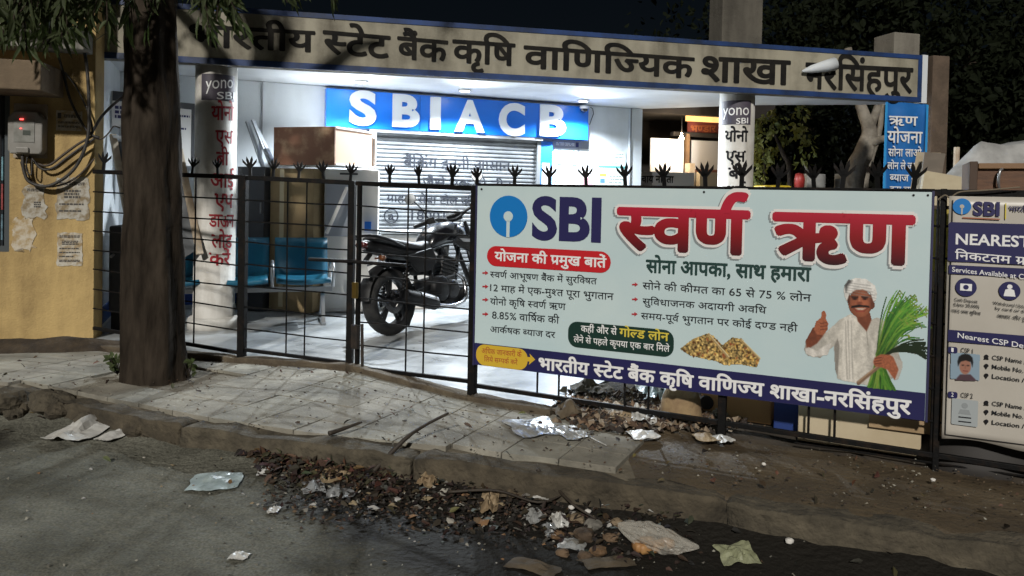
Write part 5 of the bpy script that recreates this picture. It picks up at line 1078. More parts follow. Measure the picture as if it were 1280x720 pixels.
for i, (x0, y0, x1, y1, lab) in enumerate(((309, 152, 330, 212, 'leftmost pale aluminium strip leaning above the dark cabinet'), (316, 150, 341, 212, 'middle pale aluminium strip leaning above the dark cabinet'), (322, 162, 347, 214, 'rightmost pale aluminium strip leaning above the dark cabinet'))):
    p0, p1 = at(x0, y0, 8.62), at(x1, y1, 8.5); tag(MB().bar(p0, p1, .05, .02).build('metal_strip', m_steel, bevel=.003), lab, 'metal strip', 'strips leaning on the porch wall')
# left corner: boards and a leaning frame partly behind the trunk
SP = Plane(dpt(118, 7.55), dpt(260, 8.35))
t = paper(SP, 139, 119, 190, 157, 'small white wall sign with dark blue lettering left of the trunk', m_rimw, rows=((.42, .4, .06, .9),), blocks=((0, 0, 1, .28, m_dgrey),), off=.02, ink=m_navy, name='wall_sign', cat='sign', group=None, thick=.03)
t = paper(SP, 205, 130, 243, 206, 'white notice board between the trunk and the left pillar', m_rimw, rows=((.2, .05, .1, .8), (.4, .05, .1, .7)), blocks=((0, 0, 1, .1, m_dgrey), (.86, .1, 1, 1, m_dgrey)), off=.02, ink=m_navy, name='notice_board', cat='notice board', group=None, thick=.03)
t = thing('display_stand', 'tall pale wooden frame leaning in the porch corner behind the trunk', 'stand', (dpt(190, 7.4)[0], 7.4, 0)); m_pw = mat('pale_wood', (.48, .40, .30), (.34, .26, .18), scale=8, rough=.7)
for (x0, y0, x1, y1) in ((141, 168, 178, 372), (224, 186, 250, 318)): MB().bar(at(x0, y0, 7.45), at(x1, y1, 7.15), .06, .035).build('stile', m_pw, t, bevel=.004)
MB().bar(at(141, 170, 7.45), at(226, 188, 7.45), .05, .03).build('top_rail', m_rimw, t, bevel=.004)
MB().prism([at(144, 176, 7.47), at(222, 192, 7.47), at(246, 312, 7.17), at(172, 360, 7.17)], (0, .012, 0)).build('backing_panel', mat('slate_panel', (.05, .055, .06), rough=.6), t)
t = thing('water_cooler', 'dark covered machine on the porch between yellow wall and trunk', 'machine', (dpt(143, 7.1)[0], 7.2, 0)); prism_box(t, 'body', 133, 168, 282, 7.05, .35, m_dgrey, .2, R(10), .02)
prism_box(t, 'stand', 136, 164, 372, 7.08, .3, m_blk, .02, R(10)); a = at(142, 318, 7.02); MB().tube([a, a + Vector((0, -.05, -.02))], .012, 8).build('tap', m_steel, t)
# notices on the wall right of the shutter
G1 = 'notices on the wall right of the shutter'; m_pw2 = mat('fresh_paper', (.74, .76, .76), (.66, .68, .68), scale=3, rough=.7); m_pg = mat('mint_paper', (.60, .70, .66), rough=.7); m_tealp = mat('teal_print', (.10, .36, .36), rough=.6); m_yp = mat('yellow_print', (.62, .50, .08), rough=.6); m_pk = mat('pink_print', (.55, .30, .36), rough=.6); m_bk2 = mat('mid_blue_print', (.08, .2, .5), rough=.6); m_gi = mat('grey_ink', (.16, .18, .2), rough=.6)
paper(BACK, 690, 177, 736, 184.5, 'narrow grey name strip right below the blue sign', mat('strip_grey', (.28, .29, .33), rough=.5), rows=((.3, .4, .1, .6),), off=.012, ink=m_wprint, group=G1, blocks=((.64, .2, .72, .8, m_navy),))
paper(BACK, 692, 186, 722, 203, 'upper white notice with pale green print next to the blue jamb', m_pw2, rows=((.15, .07, .1, .9), (.35, .07, .1, .8), (.55, .07, .1, .9), (.75, .07, .1, .7)), off=.012, ink=m_tealp, group=G1)
paper(BACK, 689, 205, 723, 234, 'large white rate chart with rows of print behind the spikes', m_pw2, rows=((.12, .05, .1, .9), (.26, .05, .1, .9), (.38, .05, .1, .9), (.5, .05, .1, .9), (.62, .05, .1, .9), (.74, .05, .1, .9)), off=.012, ink=m_gi, group=G1, blocks=((.2, .02, .35, .09, m_bk2), (.75, .02, .92, .09, m_bk2)))
paper(BACK, 724, 186, 744, 203, 'small white notice in the middle of the upper row', m_pw2, rows=((.2, .06, .1, .9), (.45, .06, .1, .8), (.7, .06, .1, .9)), off=.012, ink=m_gi, group=G1)
paper(BACK, 725, 204, 743, 234, 'narrow white notice with pink footer', m_pw2, rows=((.08, .1, .1, .9), (.3, .04, .1, .8), (.42, .04, .1, .9)), off=.012, ink=m_gi, group=G1, blocks=((.1, .6, .9, .95, m_pk),))
paper(BACK, 747, 190, 782, 207, 'mint notice with thin printed rows near the wall pier', m_pg, rows=((.15, .06, .08, .92), (.38, .06, .08, .92), (.6, .06, .08, .92), (.8, .06, .08, .7)), off=.012, ink=m_gi, group=G1)
paper(BACK, 747, 208, 782, 234, 'mint notice with teal header and yellow mark near the wall pier', m_pg, rows=((.45, .05, .4, .95), (.6, .05, .4, .95), (.75, .05, .4, .9)), off=.012, ink=m_gi, group=G1, blocks=((0, 0, 1, .1, m_tealp), (.05, .36, .3, .5, m_yp), (.08, .6, .25, .8, m_bk2)))
paper(BACK, 677, 204, 687, 232, 'small white sheet stuck on the blue jamb', m_pw2, off=.062, group=G1)
# ================================================================== BEHIND THE FENCE, right
def quad(pts, off): return MB().prism(pts, off)
# roadside stall with bulb seen through the porch
SD = 12.5; ST = Plane(dpt(770, SD - .3), dpt(930, SD + .4))
st = thing('market_stall', 'dark roadside stall with glowing amber sign seen past the porch wall', 'stall', tuple(ST.pt(1, 0)))
m_shadew = mat('stall_dark_wood', (.018, .014, .012), (.01, .008, .007), scale=4, rough=.9)
def onpl(pl, x0, y0, x1, y1, o0, o1): a, b_ = pl.uv(x0, y1), pl.uv(x1, y0); return MB().slab(pl, a[0], b_[0], a[1], b_[1], o0, o1)
onpl(ST, 770, 110, 960, 262, -1.1, -1.0).build('back_wall', m_shadew, st)
onpl(ST, 770, 133, 960, 140, -1.0, .2).build('roof', m_shadew, st)
onpl(ST, 856, 143, 898, 151.5, .02, .06).build('lit_sign', mat('amber_sign', (1.0, .62, .22), (.9, .42, .12), scale=6, emit=.55), st)
onpl(ST, 858, 154, 898, 167, .02, .05).build('red_sign', mat('dull_red_sign', (.16, .03, .02), (.09, .02, .015), scale=6, rough=.6), st)
text_part('sign_lettering', 'भण्डार', ST, (863, 165), (895, 165), 157, mat('dull_orange', (.30, .09, .03), rough=.6), st, .054, .02)
onpl(ST, 852, 168, 858, 250, .05, .12).build('post', mat('stall_post', (.20, .12, .06), (.12, .07, .04), scale=6, rough=.8), st)
onpl(ST, 838, 168, 900, 170, .0, .1).build('beam', m_shadew, st)
m_wb = mat('white_board', (.80, .82, .86), rough=.4)
t = thing('display_board', 'bright white blank board left of the stall post', 'board', tuple(ST.px(829, 215))); onpl(ST, 808, 175, 850, 216, .10, .13).build('panel', m_wb, t, bevel=.004)
t = thing('display_board', 'dim grey-white board with brown rim right of the stall post', 'board', tuple(ST.px(878, 213))); onpl(ST, 862, 177, 898, 212, .02, .05).build('panel', mat('grey_board', (.42, .42, .44), rough=.5), t, bevel=.004); onpl(ST, 861, 212.5, 898, 215, .02, .07).build('rim', mat('brown_rim', (.16, .07, .05), rough=.6), t)
t = thing('stall_counter', 'low pale counter with black brush lettering under the white board', 'counter', tuple(ST.px(822, 250))); onpl(ST, 796, 217, 848, 262, .15, .5).build('front', mat('pale_counter', (.5, .48, .46), rough=.6), t); text_part('lettering', 'चाय नाश्ता', ST, (801, 228), (842, 228.5), 220, m_black, t, .51, .03)
t = thing('stall_crate', 'pale tan crate right of the lettered counter', 'crate', tuple(ST.px(880, 250))); onpl(ST, 849, 205, 857, 262, .15, .3).build('side_post', m_pw, t); onpl(ST, 858, 217, 899, 262, .12, .4).build('front', mat('tan_front', (.40, .34, .24), rough=.7), t)
bp = ST.px(852, 171, .38); t = thing('light_bulb', 'glowing warm bulb hanging at the stall post', 'bulb', tuple(bp))
MB().lathe(bp, (0, 0, -1), [(.012, -.06), (.014, -.02), (.03, .0), (.036, .03), (.024, .055), (0, .062)], 14).build('glass', mat('bulb_glow', (1.0, .78, .48), emit=60), t, smooth=True); MB().tube([bp + Z * .06, bp + Z * .3], .004, 5).build('wire', m_dark, t)
bl = bpy.data.lights.new('light_bulb_lamp', 'POINT'); bl.energy = 26; bl.color = (1.0, .78, .52); bl.shadow_soft_size = .04; bo = bpy.data.objects.new('light_bulb_lamp', bl); COL.objects.link(bo); bo.parent = t; bo.location = (0, -.06, -.02)
# trees behind
def leafy(name, label, base, h, r, nl, L, m, trunkP, trad, cz, sq=1.0, group=None, droop=.5, w=.32, clump=24):
    t = thing(name, label, 'tree' if 'tree' in name else 'bush', tuple(base), group)
    if trunkP: 
        for k, (P, rd) in enumerate(zip(trunkP, trad)): trunk_mesh(P, rd, 16, .10, 8, k).build('trunk' if k == 0 else 'limb', m[1], t, smooth=True)
    V, F = [], []
    for c in range(nl // clump):
        d = Vector((random.gauss(0, 1), random.gauss(0, 1), random.gauss(0, 1))).normalized() * (random.random() ** .45); cc = Vector(cz) + Vector((d.x * r, d.y * r, d.z * r * sq)); cr = r * random.uniform(.12, .26)
        for k in range(clump): add_leaf(V, F, cc + rv(cr), rv(1) + Vector((0, 0, -droop)), L * random.uniform(.6, 1.3), L * w * random.uniform(.6, 1.1), rv(1))
    mb = MB(); mb.v, mb.f = V, F; o = mb.build('crown', m[0], t, bevel=-1); o['kind'] = 'stuff'; return t
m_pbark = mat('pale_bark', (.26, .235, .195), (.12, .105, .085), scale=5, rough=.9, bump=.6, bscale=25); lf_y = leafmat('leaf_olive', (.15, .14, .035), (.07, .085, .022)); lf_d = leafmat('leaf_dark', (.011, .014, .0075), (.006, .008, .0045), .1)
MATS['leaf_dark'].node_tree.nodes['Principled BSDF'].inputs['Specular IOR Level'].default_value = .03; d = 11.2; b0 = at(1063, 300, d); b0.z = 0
tk = [[b0, at(1066, 232, d), at(1080, 190, d), at(1087, 165, d), at(1079, 140, d), at(1070, 112, d), at(1060, 60, d)], [at(1080, 186, d), at(1094, 177, d - .1), at(1112, 171, d - .2), at(1135, 160, d - .2)], [at(1084, 168, d), at(1092, 148, d), at(1100, 125, d), at(1110, 85, d)]]
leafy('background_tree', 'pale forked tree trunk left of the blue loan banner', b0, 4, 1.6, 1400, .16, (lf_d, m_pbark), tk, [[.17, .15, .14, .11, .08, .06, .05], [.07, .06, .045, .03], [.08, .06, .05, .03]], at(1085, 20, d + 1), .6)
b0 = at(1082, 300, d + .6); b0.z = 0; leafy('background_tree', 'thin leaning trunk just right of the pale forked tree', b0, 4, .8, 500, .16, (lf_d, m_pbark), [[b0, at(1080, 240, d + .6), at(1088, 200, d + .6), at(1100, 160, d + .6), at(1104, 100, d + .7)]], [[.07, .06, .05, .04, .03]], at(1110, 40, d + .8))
b0 = at(985, 290, 10.2); b0.z = 0
leafy('olive_bush', 'yellow-green leafy shrub between the right pillar and the pale trunk', b0, 2, .55, 480, .085, (lf_y, m_bark), [[b0, at(988, 225, 10.2), at(978, 190, 10.2), at(965, 160, 10.2)]], [[.05, .04, .03, .015]], at(985, 190, 10.2), 1.25, droop=.9)
b0 = at(950, 290, 10.6); b0.z = 0; leafy('olive_bush', 'yellow-lit leaf spray right beside the right pillar', b0, 2, .34, 170, .085, (lf_y, m_bark), [[b0, at(956, 225, 10.6), at(952, 170, 10.6)]], [[.03, .02, .01]], at(951, 166, 10.6), 1.0, droop=1.0)
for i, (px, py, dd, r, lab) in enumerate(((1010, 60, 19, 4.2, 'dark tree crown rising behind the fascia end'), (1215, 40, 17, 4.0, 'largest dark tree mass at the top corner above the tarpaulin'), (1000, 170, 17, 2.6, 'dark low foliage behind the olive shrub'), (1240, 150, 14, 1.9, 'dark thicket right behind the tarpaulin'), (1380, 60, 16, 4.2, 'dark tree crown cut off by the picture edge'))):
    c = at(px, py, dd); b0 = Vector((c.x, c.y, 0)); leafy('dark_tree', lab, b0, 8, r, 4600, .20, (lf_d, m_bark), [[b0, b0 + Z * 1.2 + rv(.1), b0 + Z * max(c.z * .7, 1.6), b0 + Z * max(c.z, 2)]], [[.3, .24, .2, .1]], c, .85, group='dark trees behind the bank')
# pale things under the trees
for (x0, y0, x1, y1, c, nm, lab, cat) in ((1000, 218, 1024, 226, (.30, .30, .29), 'low_wall', 'short pale wall piece behind the olive shrub', 'wall'), (1042, 218, 1064, 227, (.28, .28, .27), 'low_wall', 'short pale wall piece left of the pale trunk', 'wall')):
    pl = Plane(dpt(960, 12), dpt(1120, 12.3)); tag(onpl(pl, x0, y0, x1, y1 + 20, 0, .2).build(nm, mat('palewall' + str(x0), c, tuple(q * .6 for q in c), rough=.8), bevel=.01), lab, cat)
pl = Plane(dpt(930, 8.9), dpt(1010, 9.1)); tag(MB().slab(pl, pl.uv(940, 234)[0], pl.uv(966, 234)[0], .8, pl.uv(950, 232)[1], 0, .4).build('yellow_crate', mat('yellow_plastic', (.50, .36, .02), rough=.4), bevel=.03), 'yellow plastic box top peeking over the board beside the right pillar', 'crate')
pl = Plane(dpt(990, 10), dpt(1010, 10)); tag(MB().lathe(at(999, 236, 10), (0, 0, 1), [(0, 0), (.06, 0), (.07, .12), (.05, .2), (0, .21)], 14).build('red_can', mat('red_can', (.25, .02, .015), rough=.5), smooth=True), 'small red can under the olive shrub', 'can')
p0, p1 = at(1003, 200, 10), at(1020, 236, 9.9); tag(MB().tube([p0, p1], .012, 6).build('leaning_stick', m_pbark), 'thin pale stick leaning right of the olive shrub', 'stick')
# blue loan banner on the end of the fascia
BP2 = Plane(dpt(1104, 8.72), dpt(1158, 8.86)); O = .0
bn = thing('loan_banner', 'tall blue cloth banner with white Hindi lines below the fascia end', 'banner', tuple(BP2.px(1130, 240)))
a, b_ = BP2.uv(1104, 250), BP2.uv(1158, 130); m_ban = mat('banner_blue', (.015, .14, .42), (.012, .11, .36), scale=3, rough=.55)
MB().grid(lambda s_, r_: BP2.pt(a[0] + (b_[0] - a[0]) * s_, a[1] - .5 + (b_[1] - a[1] + .5) * r_, .012 * math.sin(s_ * 9 + r_ * 4)), 16, 10).build('cloth', m_ban, bn, smooth=True, solid=.003)
m_lb2 = mat('banner_edge', (.03, .28, .62), rough=.5)
for x in (1104, 1155): u = BP2.uv(x, 180)[0]; MB().slab(BP2, u, u + .03, a[1] - .48, b_[1] - .01, .016, .018).build('stripe', m_lb2, bn)
for s, l, r_, yb, yt in (('ऋण', 1111, 1147, 156, 145), ('योजना', 1109, 1153, 178, 164), ('सोना लाओ', 1110, 1152, 195, 186), ('लोन ले जाओ', 1109, 1153, 211, 203), ('ब्याज दर', 1112, 1150, 226, 218), ('कम ब्याज', 1112, 1150, 240, 233)):
    text_part('lettering', s, BP2, (l, yb), (r_, yb + 1), yt, m_wprint, bn, .02, .016)
# tarpaulin stall, cart and boards
m_tarp = mat('grey_tarpaulin', (.40, .40, .39), (.22, .22, .215), scale=4, rough=.5, bump=.25, bscale=12)
def tarp(a, b_):
    X0 = at(1178, 222, 6.3); x = X0.x + 3.2 * a; zt = 1.35 + (257 - 176) * 6.4 / 950; prof = np.interp(a, [0, .05, .11, .3, .6, 1], [-.34, -.18, 0, .03, .0, -.05])
    y = X0.y + 1.3 * b_; z = zt + prof + .03 * math.sin(a * 21 + b_ * 5) * (a > .12) + .05 * (float(fbm(a * 14, b_ * 5, 3)) - .5) - .38 * max(0, .16 - b_) / .16 * (a > .0)
    return (x - .05 * math.sin(b_ * 6) + .80 * b_ * (1 - a), y, z)
tp_ = thing('tarpaulin', 'grey tarpaulin draped over the stall at the picture edge', 'tarpaulin', tuple(at(1240, 215, 6.4))); MB().grid(tarp, 60, 24).build('sheet', m_tarp, tp_, smooth=True, solid=.004)
for x in (1196, 1330): MB().tube([at(x, 184, 6.9), Vector((at(x, 184, 6.9).x, at(x, 184, 6.9).y, 0))], .025, 8).build('pole', m_pw, tp_)
t = thing('wooden_cart', 'brown wooden box cart under the tarpaulin', 'cart', tuple(at(1250, 240, 5.6))); m_wb2 = mat('brown_timber', (.14, .065, .030), (.075, .035, .018), scale=5, rough=.65, bump=.15, stretch=(1, 1, 6))
WP = Plane(dpt(1205, 5.55), dpt(1300, 5.35))
onpl(WP, 1214, 209, 1400, 330, -.6, 0).build('box', m_wb2, t, bevel=.006); onpl(WP, 1207, 202, 1222, 340, -.5, .04).build('corner_post', mat('dark_timber', (.06, .035, .022), rough=.7), t, bevel=.006); onpl(WP, 1222.5, 204, 1400, 211, -.5, .03).build('top_rail', mat('mid_timber', (.20, .11, .05), rough=.6), t, bevel=.004)
MB().tube(spline([WP.px(1249, 238, .02), WP.px(1248, 226, .06), WP.px(1250, 214, .06), WP.px(1253, 211, .02)]), .010, 8).build('handle', m_steel, t, smooth=True)
m_ply = mat('pale_ply', (.40, .33, .23), (.30, .24, .16), scale=6, rough=.75); m_ply2 = mat('grey_board_back', (.17, .14, .11), (.12, .10, .08), scale=6, rough=.8)
tag(quad([at(1136, 246, 5.7), at(1160, 246, 5.5), at(1176, 191, 5.7), at(1146, 190, 5.85)], (.02, .03, .0)).build('leaning_board', m_ply), 'pale board edge leaning in front of the blue banner', 'board', 'boards by the cart')
tag(quad([at(1148, 250, 5.45), at(1172, 252, 5.4), at(1182, 192, 5.6), at(1156, 190, 5.65)], (.01, .03, 0)).build('leaning_board', m_ply2), 'dim brown board leaning right against the pale board', 'board', 'boards by the cart')
tag(quad([at(1150, 256, 5.1), at(1202, 258, 5.0), at(1202, 221, 5.1), at(1156, 213, 5.2)], (.0, .03, 0)).build('leaning_board', mat('cream_ply', (.44, .38, .26), (.36, .3, .2), scale=5, rough=.7)), 'cream board low in front of the brown cart', 'board', 'boards by the cart')
# stored things just behind the fence, seen below and beside the board
BF = Plane(tuple(FEN.pt(0, 0, -.24)[:2]), tuple(FEN.pt(2.6, 0, -.24)[:2]))
BF2 = Plane(tuple(FEN.pt(0, 0, -.09)[:2]), tuple(FEN.pt(2.6, 0, -.09)[:2]))
tag(MB().slab(BF2, BF2.uv(1090, 400)[0], BF2.uv(1420, 400)[0], .14, 1.0, -.03, 0).build('plywood_sheet', mat('tan_ply', (.36, .25, .14), (.28, .19, .10), scale=3, rough=.7)), 'tan plywood sheet behind the gap between board and poster', 'plywood sheet')
tag(MB().slab(BF2, BF2.uv(1150, 270)[0], BF2.uv(1320, 270)[0], 1.005, 1.33, -.05, 0).build('yellow_sheet', mat('dull_yellow_panel', (.38, .30, .04), (.28, .2, .03), scale=5, rough=.6)), 'dull yellow sheet above the tan plywood sheet', 'sheet')
cb = thing('cream_box', 'long cream box lying behind the fence below the farmer', 'box', tuple(BF.px(1075, 560))); MB().slab(BF, BF.uv(999, 540)[0], BF.uv(1150, 540)[0], .0, .24, -.28, .12).build('body', mat('cream_box', (.50, .42, .29), (.42, .34, .22), scale=3, rough=.65), cb, bevel=.008); MB().slab(BF, BF.uv(996, 540)[0], BF.uv(1152, 540)[0], .241, .27, -.29, .13).build('lid', mat('cream_lid', (.40, .31, .19), rough=.6), cb, bevel=.005)
tag(MB().slab(BF, BF.uv(966, 530)[0], BF.uv(1001, 530)[0], .0, .42, -.12, -.04).build('blue_board', mat('blue_board', (.012, .035, .16), rough=.5), bevel=.006), 'upright dark blue board beside the cream box', 'board')
ct = thing('open_carton', 'tan cardboard carton with a dark hole below the board', 'carton', tuple(BF.px(915, 520))); MB().slab(BF, BF.uv(872, 500)[0], BF.uv(962, 500)[0], .0, .30, -.5, -.12).build('body', mat('orange_card', (.34, .19, .075), (.28, .15, .06), scale=4, rough=.8), ct, bevel=.006)
MB().lathe(BF.px(883, 503, -.11), -BF.n * -1, [(.045, 0), (.04, .006), (0, .006)], 16).build('hole', m_blk, ct); MB().prism([BF.pt(BF.uv(880, 500)[0], .30, -.12), BF.pt(BF.uv(955, 500)[0], .30, -.12), BF.pt(BF.uv(950, 500)[0], .40, .02), BF.pt(BF.uv(885, 500)[0], .41, .02)], (0, 0, .006)).build('flap', m_cart, ct)
def sack(name, c, r, h, m, label, cat, seed=0):
    def f(a, b_):
        t_ = 2 * math.pi * a; k = math.sin(math.pi * min(.98, .5 * (1 - b_) + .5 * (1 - b_) ** .5 + .02)) if False else (1 - b_ ** 2.6) ** .5
        n_ = 1 + .35 * (float(fbm(math.cos(t_) * 1.7 + seed, math.sin(t_) * 1.7, b_ * 2.5)) - .5); return (c[0] + r * k * n_ * math.cos(t_), c[1] + r * .8 * k * n_ * math.sin(t_), c[2] + h * b_)
    return tag(MB().grid(f, 26, 12).build(name, m, smooth=True), label, cat)
q = BF.px(851, 521, .05); sack('jute_sack', (q.x, q.y, 0), .13, .26, mat('jute_sack', (.30, .21, .11), (.20, .13, .07), scale=12, rough=.9, bump=.3), 'small tan sack left of the orange carton', 'sack', 3)
q = FEN.px(1235, 585, -.35); sack('dark_bundle', (q.x, q.y, -.02), .42, .30, mat('dark_bundle', (.02, .017, .015), rough=.7), 'dark bundle under the services poster', 'bundle', 6)
tag(MB().slab(BF, BF.uv(1200, 560)[0], BF.uv(1420, 560)[0], -.02, .2, -.25, -.18).build('tan_plank', m_ply), 'tan plank lying behind the dark bundle', 'plank')

# ================================================================== LITTER
def rz_fast(x, y):
    i = min(max((x - GX[0]) / (GX[1] - GX[0]), 0), len(GX) - 1.001); j = min(max((y - GY[0]) / (GY[1] - GY[0]), 0), len(GY) - 1.001); a, b_ = int(i), int(j); f, g_ = i - a, j - b_
    return float((GZ[b_, a] * (1 - f) + GZ[b_, a + 1] * f) * (1 - g_) + (GZ[b_ + 1, a] * (1 - f) + GZ[b_ + 1, a + 1] * f) * g_)
KX, KYv = [p.x for p in KERB], [p.y for p in KERB]
def ky1(x): return float(np.interp(x, KX, KYv))
def ground_z(x, y): return rz_fast(x, y) if y < ky1(x) else .006
def hit(px, py):
    p = G(px, py, 0.0)
    if p.y < ky1(p.x) - .01:
        for _ in range(4): p = G(px, py, rz_fast(p.x, p.y))
        k = ky1(p.x) - .035
        if p.y > k: p.y = k - random.uniform(0, .05); p.z = rz_fast(p.x, p.y)
        return p
    return Vector((p.x, p.y, .012))
def crumple(px, py, wpx, hpx, m, label, name='litter_packet', cat='packet', seed=None, lift=.03, fold_=.5, group='litter in the gutter', rz=None, nx=14, ny=10):
    c = hit(px, py); dd = c.y; w = wpx * dd / FPX; dpt_ = hpx / FPX * dd * dd / (EYE - c.z) * .8; sd = random.random() * 40 if seed is None else seed; rz = random.uniform(-.5, .5) if rz is None else rz
    on_road = c.z < -.05
    def f(a, b_):
        x, y = (a - .5) * w, (b_ - .5) * dpt_; ex = 1 + .35 * (float(vnoise(a * 3 + sd, b_ * 3)) - .5); x, y = x * ex, y * ex
        X_, Y_ = x * math.cos(rz) - y * math.sin(rz), x * math.sin(rz) + y * math.cos(rz)
        z = lift * (abs(float(vnoise(a * 4.2 + sd, b_ * 3.6, 1)) - .5) * 2.6 + .5 * float(vnoise(a * 9 + sd, b_ * 9, 2))) + lift * fold_ * math.exp(-((a - .45) * 5) ** 2)
        return (c.x + X_, c.y + Y_, (max(rz_fast(c.x + X_, c.y + Y_), c.z - .01) if on_road else c.z) + .006 + z * (.35 + .65 * math.sin(math.pi * min(max(a, .02), .98)) * math.sin(math.pi * min(max(b_, .02), .98))))
    return tag(MB().grid(f, nx, ny).build(name, m, smooth=False, solid=.0015, bevel=-1), label, cat, group)
m_wpl = mat('white_plastic_film', (.60, .60, .58), (.42, .41, .38), scale=8, rough=.35, spec=.6); m_foil = mat('foil', (.42, .44, .45), (.22, .22, .22), scale=14, rough=.3, metal=.4); m_tanp = mat('tan_wrapper', (.34, .26, .16), (.2, .14, .08), scale=9, rough=.6)
m_gryp = mat('grey_packet', (.30, .31, .31), (.2, .2, .19), scale=9, rough=.4); m_bluepl = mat('pale_blue_film', (.42, .50, .50), (.22, .27, .27), scale=9, rough=.3); m_grnp = mat('green_packet', (.33, .34, .22), (.2, .21, .12), scale=9, rough=.45); m_card = mat('wet_card', (.10, .075, .045), (.06, .045, .028), scale=6, rough=.8)
for a in ((100, 541, 50, 24, m_wpl, 'crumpled white plastic bag on the road left of the kerb ramp', .06), (141, 545, 22, 14, m_wpl, 'torn white carton scrap beside the white plastic bag', .03), (270, 604, 62, 24, m_bluepl, 'pale bluish plastic film lying flat on the dusty road', .02), (299, 698, 22, 12, m_wpl, 'small white scrap at the bottom edge of the road', .02), (420, 594, 36, 18, m_tanp, 'tan snack wrapper against the leaf litter', .03), (392, 611, 26, 16, m_foil, 'silver packet left of its twin in the gutter', .03), (424, 618, 34, 17, m_foil, 'silver packet right of its twin in the gutter', .03),
          (668, 538, 62, 26, m_foil, 'flattened silver packet with yellow mark on the pavement under the board', .015), (714, 544, 34, 20, m_gryp, 'grey foil piece beside the flattened silver packet', .02), (920, 697, 44, 22, m_grnp, 'greenish packet lying alone in the dark gutter', .03), (668, 711, 66, 22, m_card, 'wet brown cardboard piece at the bottom edge', .02), (757, 706, 66, 20, m_card, 'wet brown cardboard strip below the rubbish heap', .02), (612, 631, 22, 24, m_tanp, 'crumpled tan paper cup in the black mud', .05), (668, 648, 22, 14, m_gryp, 'small grey packet left of the rubbish heap', .03), (717, 601, 0, 0, None, '', 0),
          (882, 551, 26, 12, m_tanp, 'pale paper scrap by the fence post', .02), (905, 553, 22, 10, m_wpl, 'white paper scrap right at the foot of the fence post', .02), (805, 548, 34, 12, m_wpl, 'flattened white cup on the shaded paving', .02), (535, 602, 22, 18, m_tanp, 'tan crumpled paper at the kerb foot', .05), (640, 617, 30, 12, m_card, 'reddish brown wrapper floating in the gutter', .02), (677, 620, 20, 8, m_wpl, 'thin white scrap floating in the gutter', .015), (688, 667, 16, 18, m_foil, 'upright silver scrap on the left of the rubbish heap', .04), (715, 684, 34, 16, m_gryp, 'grey flattened packet on the rubbish heap', .03), (342, 640, 14, 10, m_wpl, 'tiny white scrap on the dusty road', .02), (330, 590, 16, 10, m_wpl, 'small white scrap in front of the leaf litter', .02), (700, 655, 18, 16, m_wpl, 'white crumpled tissue on top of the rubbish heap', .04)):
    if a[2]: crumple(a[0], a[1], a[2], a[3], a[4], a[5], lift=a[6] * .75)
# yellow mark on the flattened packet: a small printed patch
# clear plastic bag with food waste
c = hit(822, 690); bag = thing('plastic_bag', 'cloudy clear plastic bag of food scraps lying in the gutter', 'bag', tuple(c))
m_clear = mat('cloudy_plastic', (.60, .57, .50), rough=.14, trans=.3, spec=.7, alpha=.5); 
def bagf(a, b_):
    t_ = 2 * math.pi * a; k = math.sin(math.pi * (.03 + .94 * b_)); n_ = 1 + 1.3 * (fbm(math.cos(t_) * 2.6 + 3, math.sin(t_) * 2.6, b_ * 7) - .5); al = (b_ - .5) * .34; rr_ = .082 * k ** .8 * n_ * (1.15 - .5 * b_)
    return (c.x + al, c.y + rr_ * math.cos(t_) - al * .25, c.z + .045 + rr_ * .7 * math.sin(t_) + .05 * (1 - b_) * (1 - b_))
MB().grid(bagf, 34, 26).build('film', m_clear, bag, smooth=False, bevel=-1)
for k in range(6): q = c + Vector((random.uniform(-.09, .05), random.uniform(-.03, .03), .03)); rough_block(MB(), q, Vector((.028, .01, 0)), Vector((-.01, .022, 0)), Z * .02, 2, .008, k).build('food_scrap', mat('food_tan', (.40, .22, .08), (.25, .12, .05), scale=20, rough=.6), bag, smooth=True)
# lumps of the rubbish heap and stones
def lumpy(c, r, h, seed):
    def f(a, b_):
        t_, p_ = 2 * math.pi * a, math.pi * (.02 + .96 * b_); n_ = .55 + .9 * fbm(math.cos(t_) * math.sin(p_) * 1.6 + seed * 3.1, math.sin(t_) * math.sin(p_) * 1.6, math.cos(p_) * 1.6 + seed)
        return (c.x + r * 1.15 * n_ * math.cos(t_) * math.sin(p_), c.y + r * n_ * math.sin(t_) * math.sin(p_), c.z + h * n_ * math.cos(p_))
    return MB().grid(f, 14, 9)
m_lump = [mat('lump_%d' % i, tuple(x * .75 for x in c_), tuple(x * .3 for x in c_), scale=14, rough=.8, bump=.4) for i, c_ in enumerate([(.26, .15, .07), (.20, .13, .075), (.32, .24, .15), (.13, .085, .05), (.30, .28, .24)])]
words = ['leftmost', 'lower left', 'topmost', 'central', 'tallest middle', 'lower right', 'rightmost', 'small upper right', 'flat front', 'front left']
for i, (px, py, r) in enumerate(((697, 668, 9), (703, 690, 8), (722, 647, 9), (730, 668, 13), (741, 655, 11), (748, 688, 10), (764, 672, 9), (771, 652, 7), (732, 694, 9), (716, 678, 8))):
    c = hit(px, py + r * .5); s_ = r * c.y / FPX; tag(lumpy(c + Z * s_ * .4, s_, s_ * .62, i).build('rubbish_lump', m_lump[i % 5], smooth=False), words[i] + ' brown lump of the rubbish heap in the gutter', 'rubbish', 'lumps of the rubbish heap')
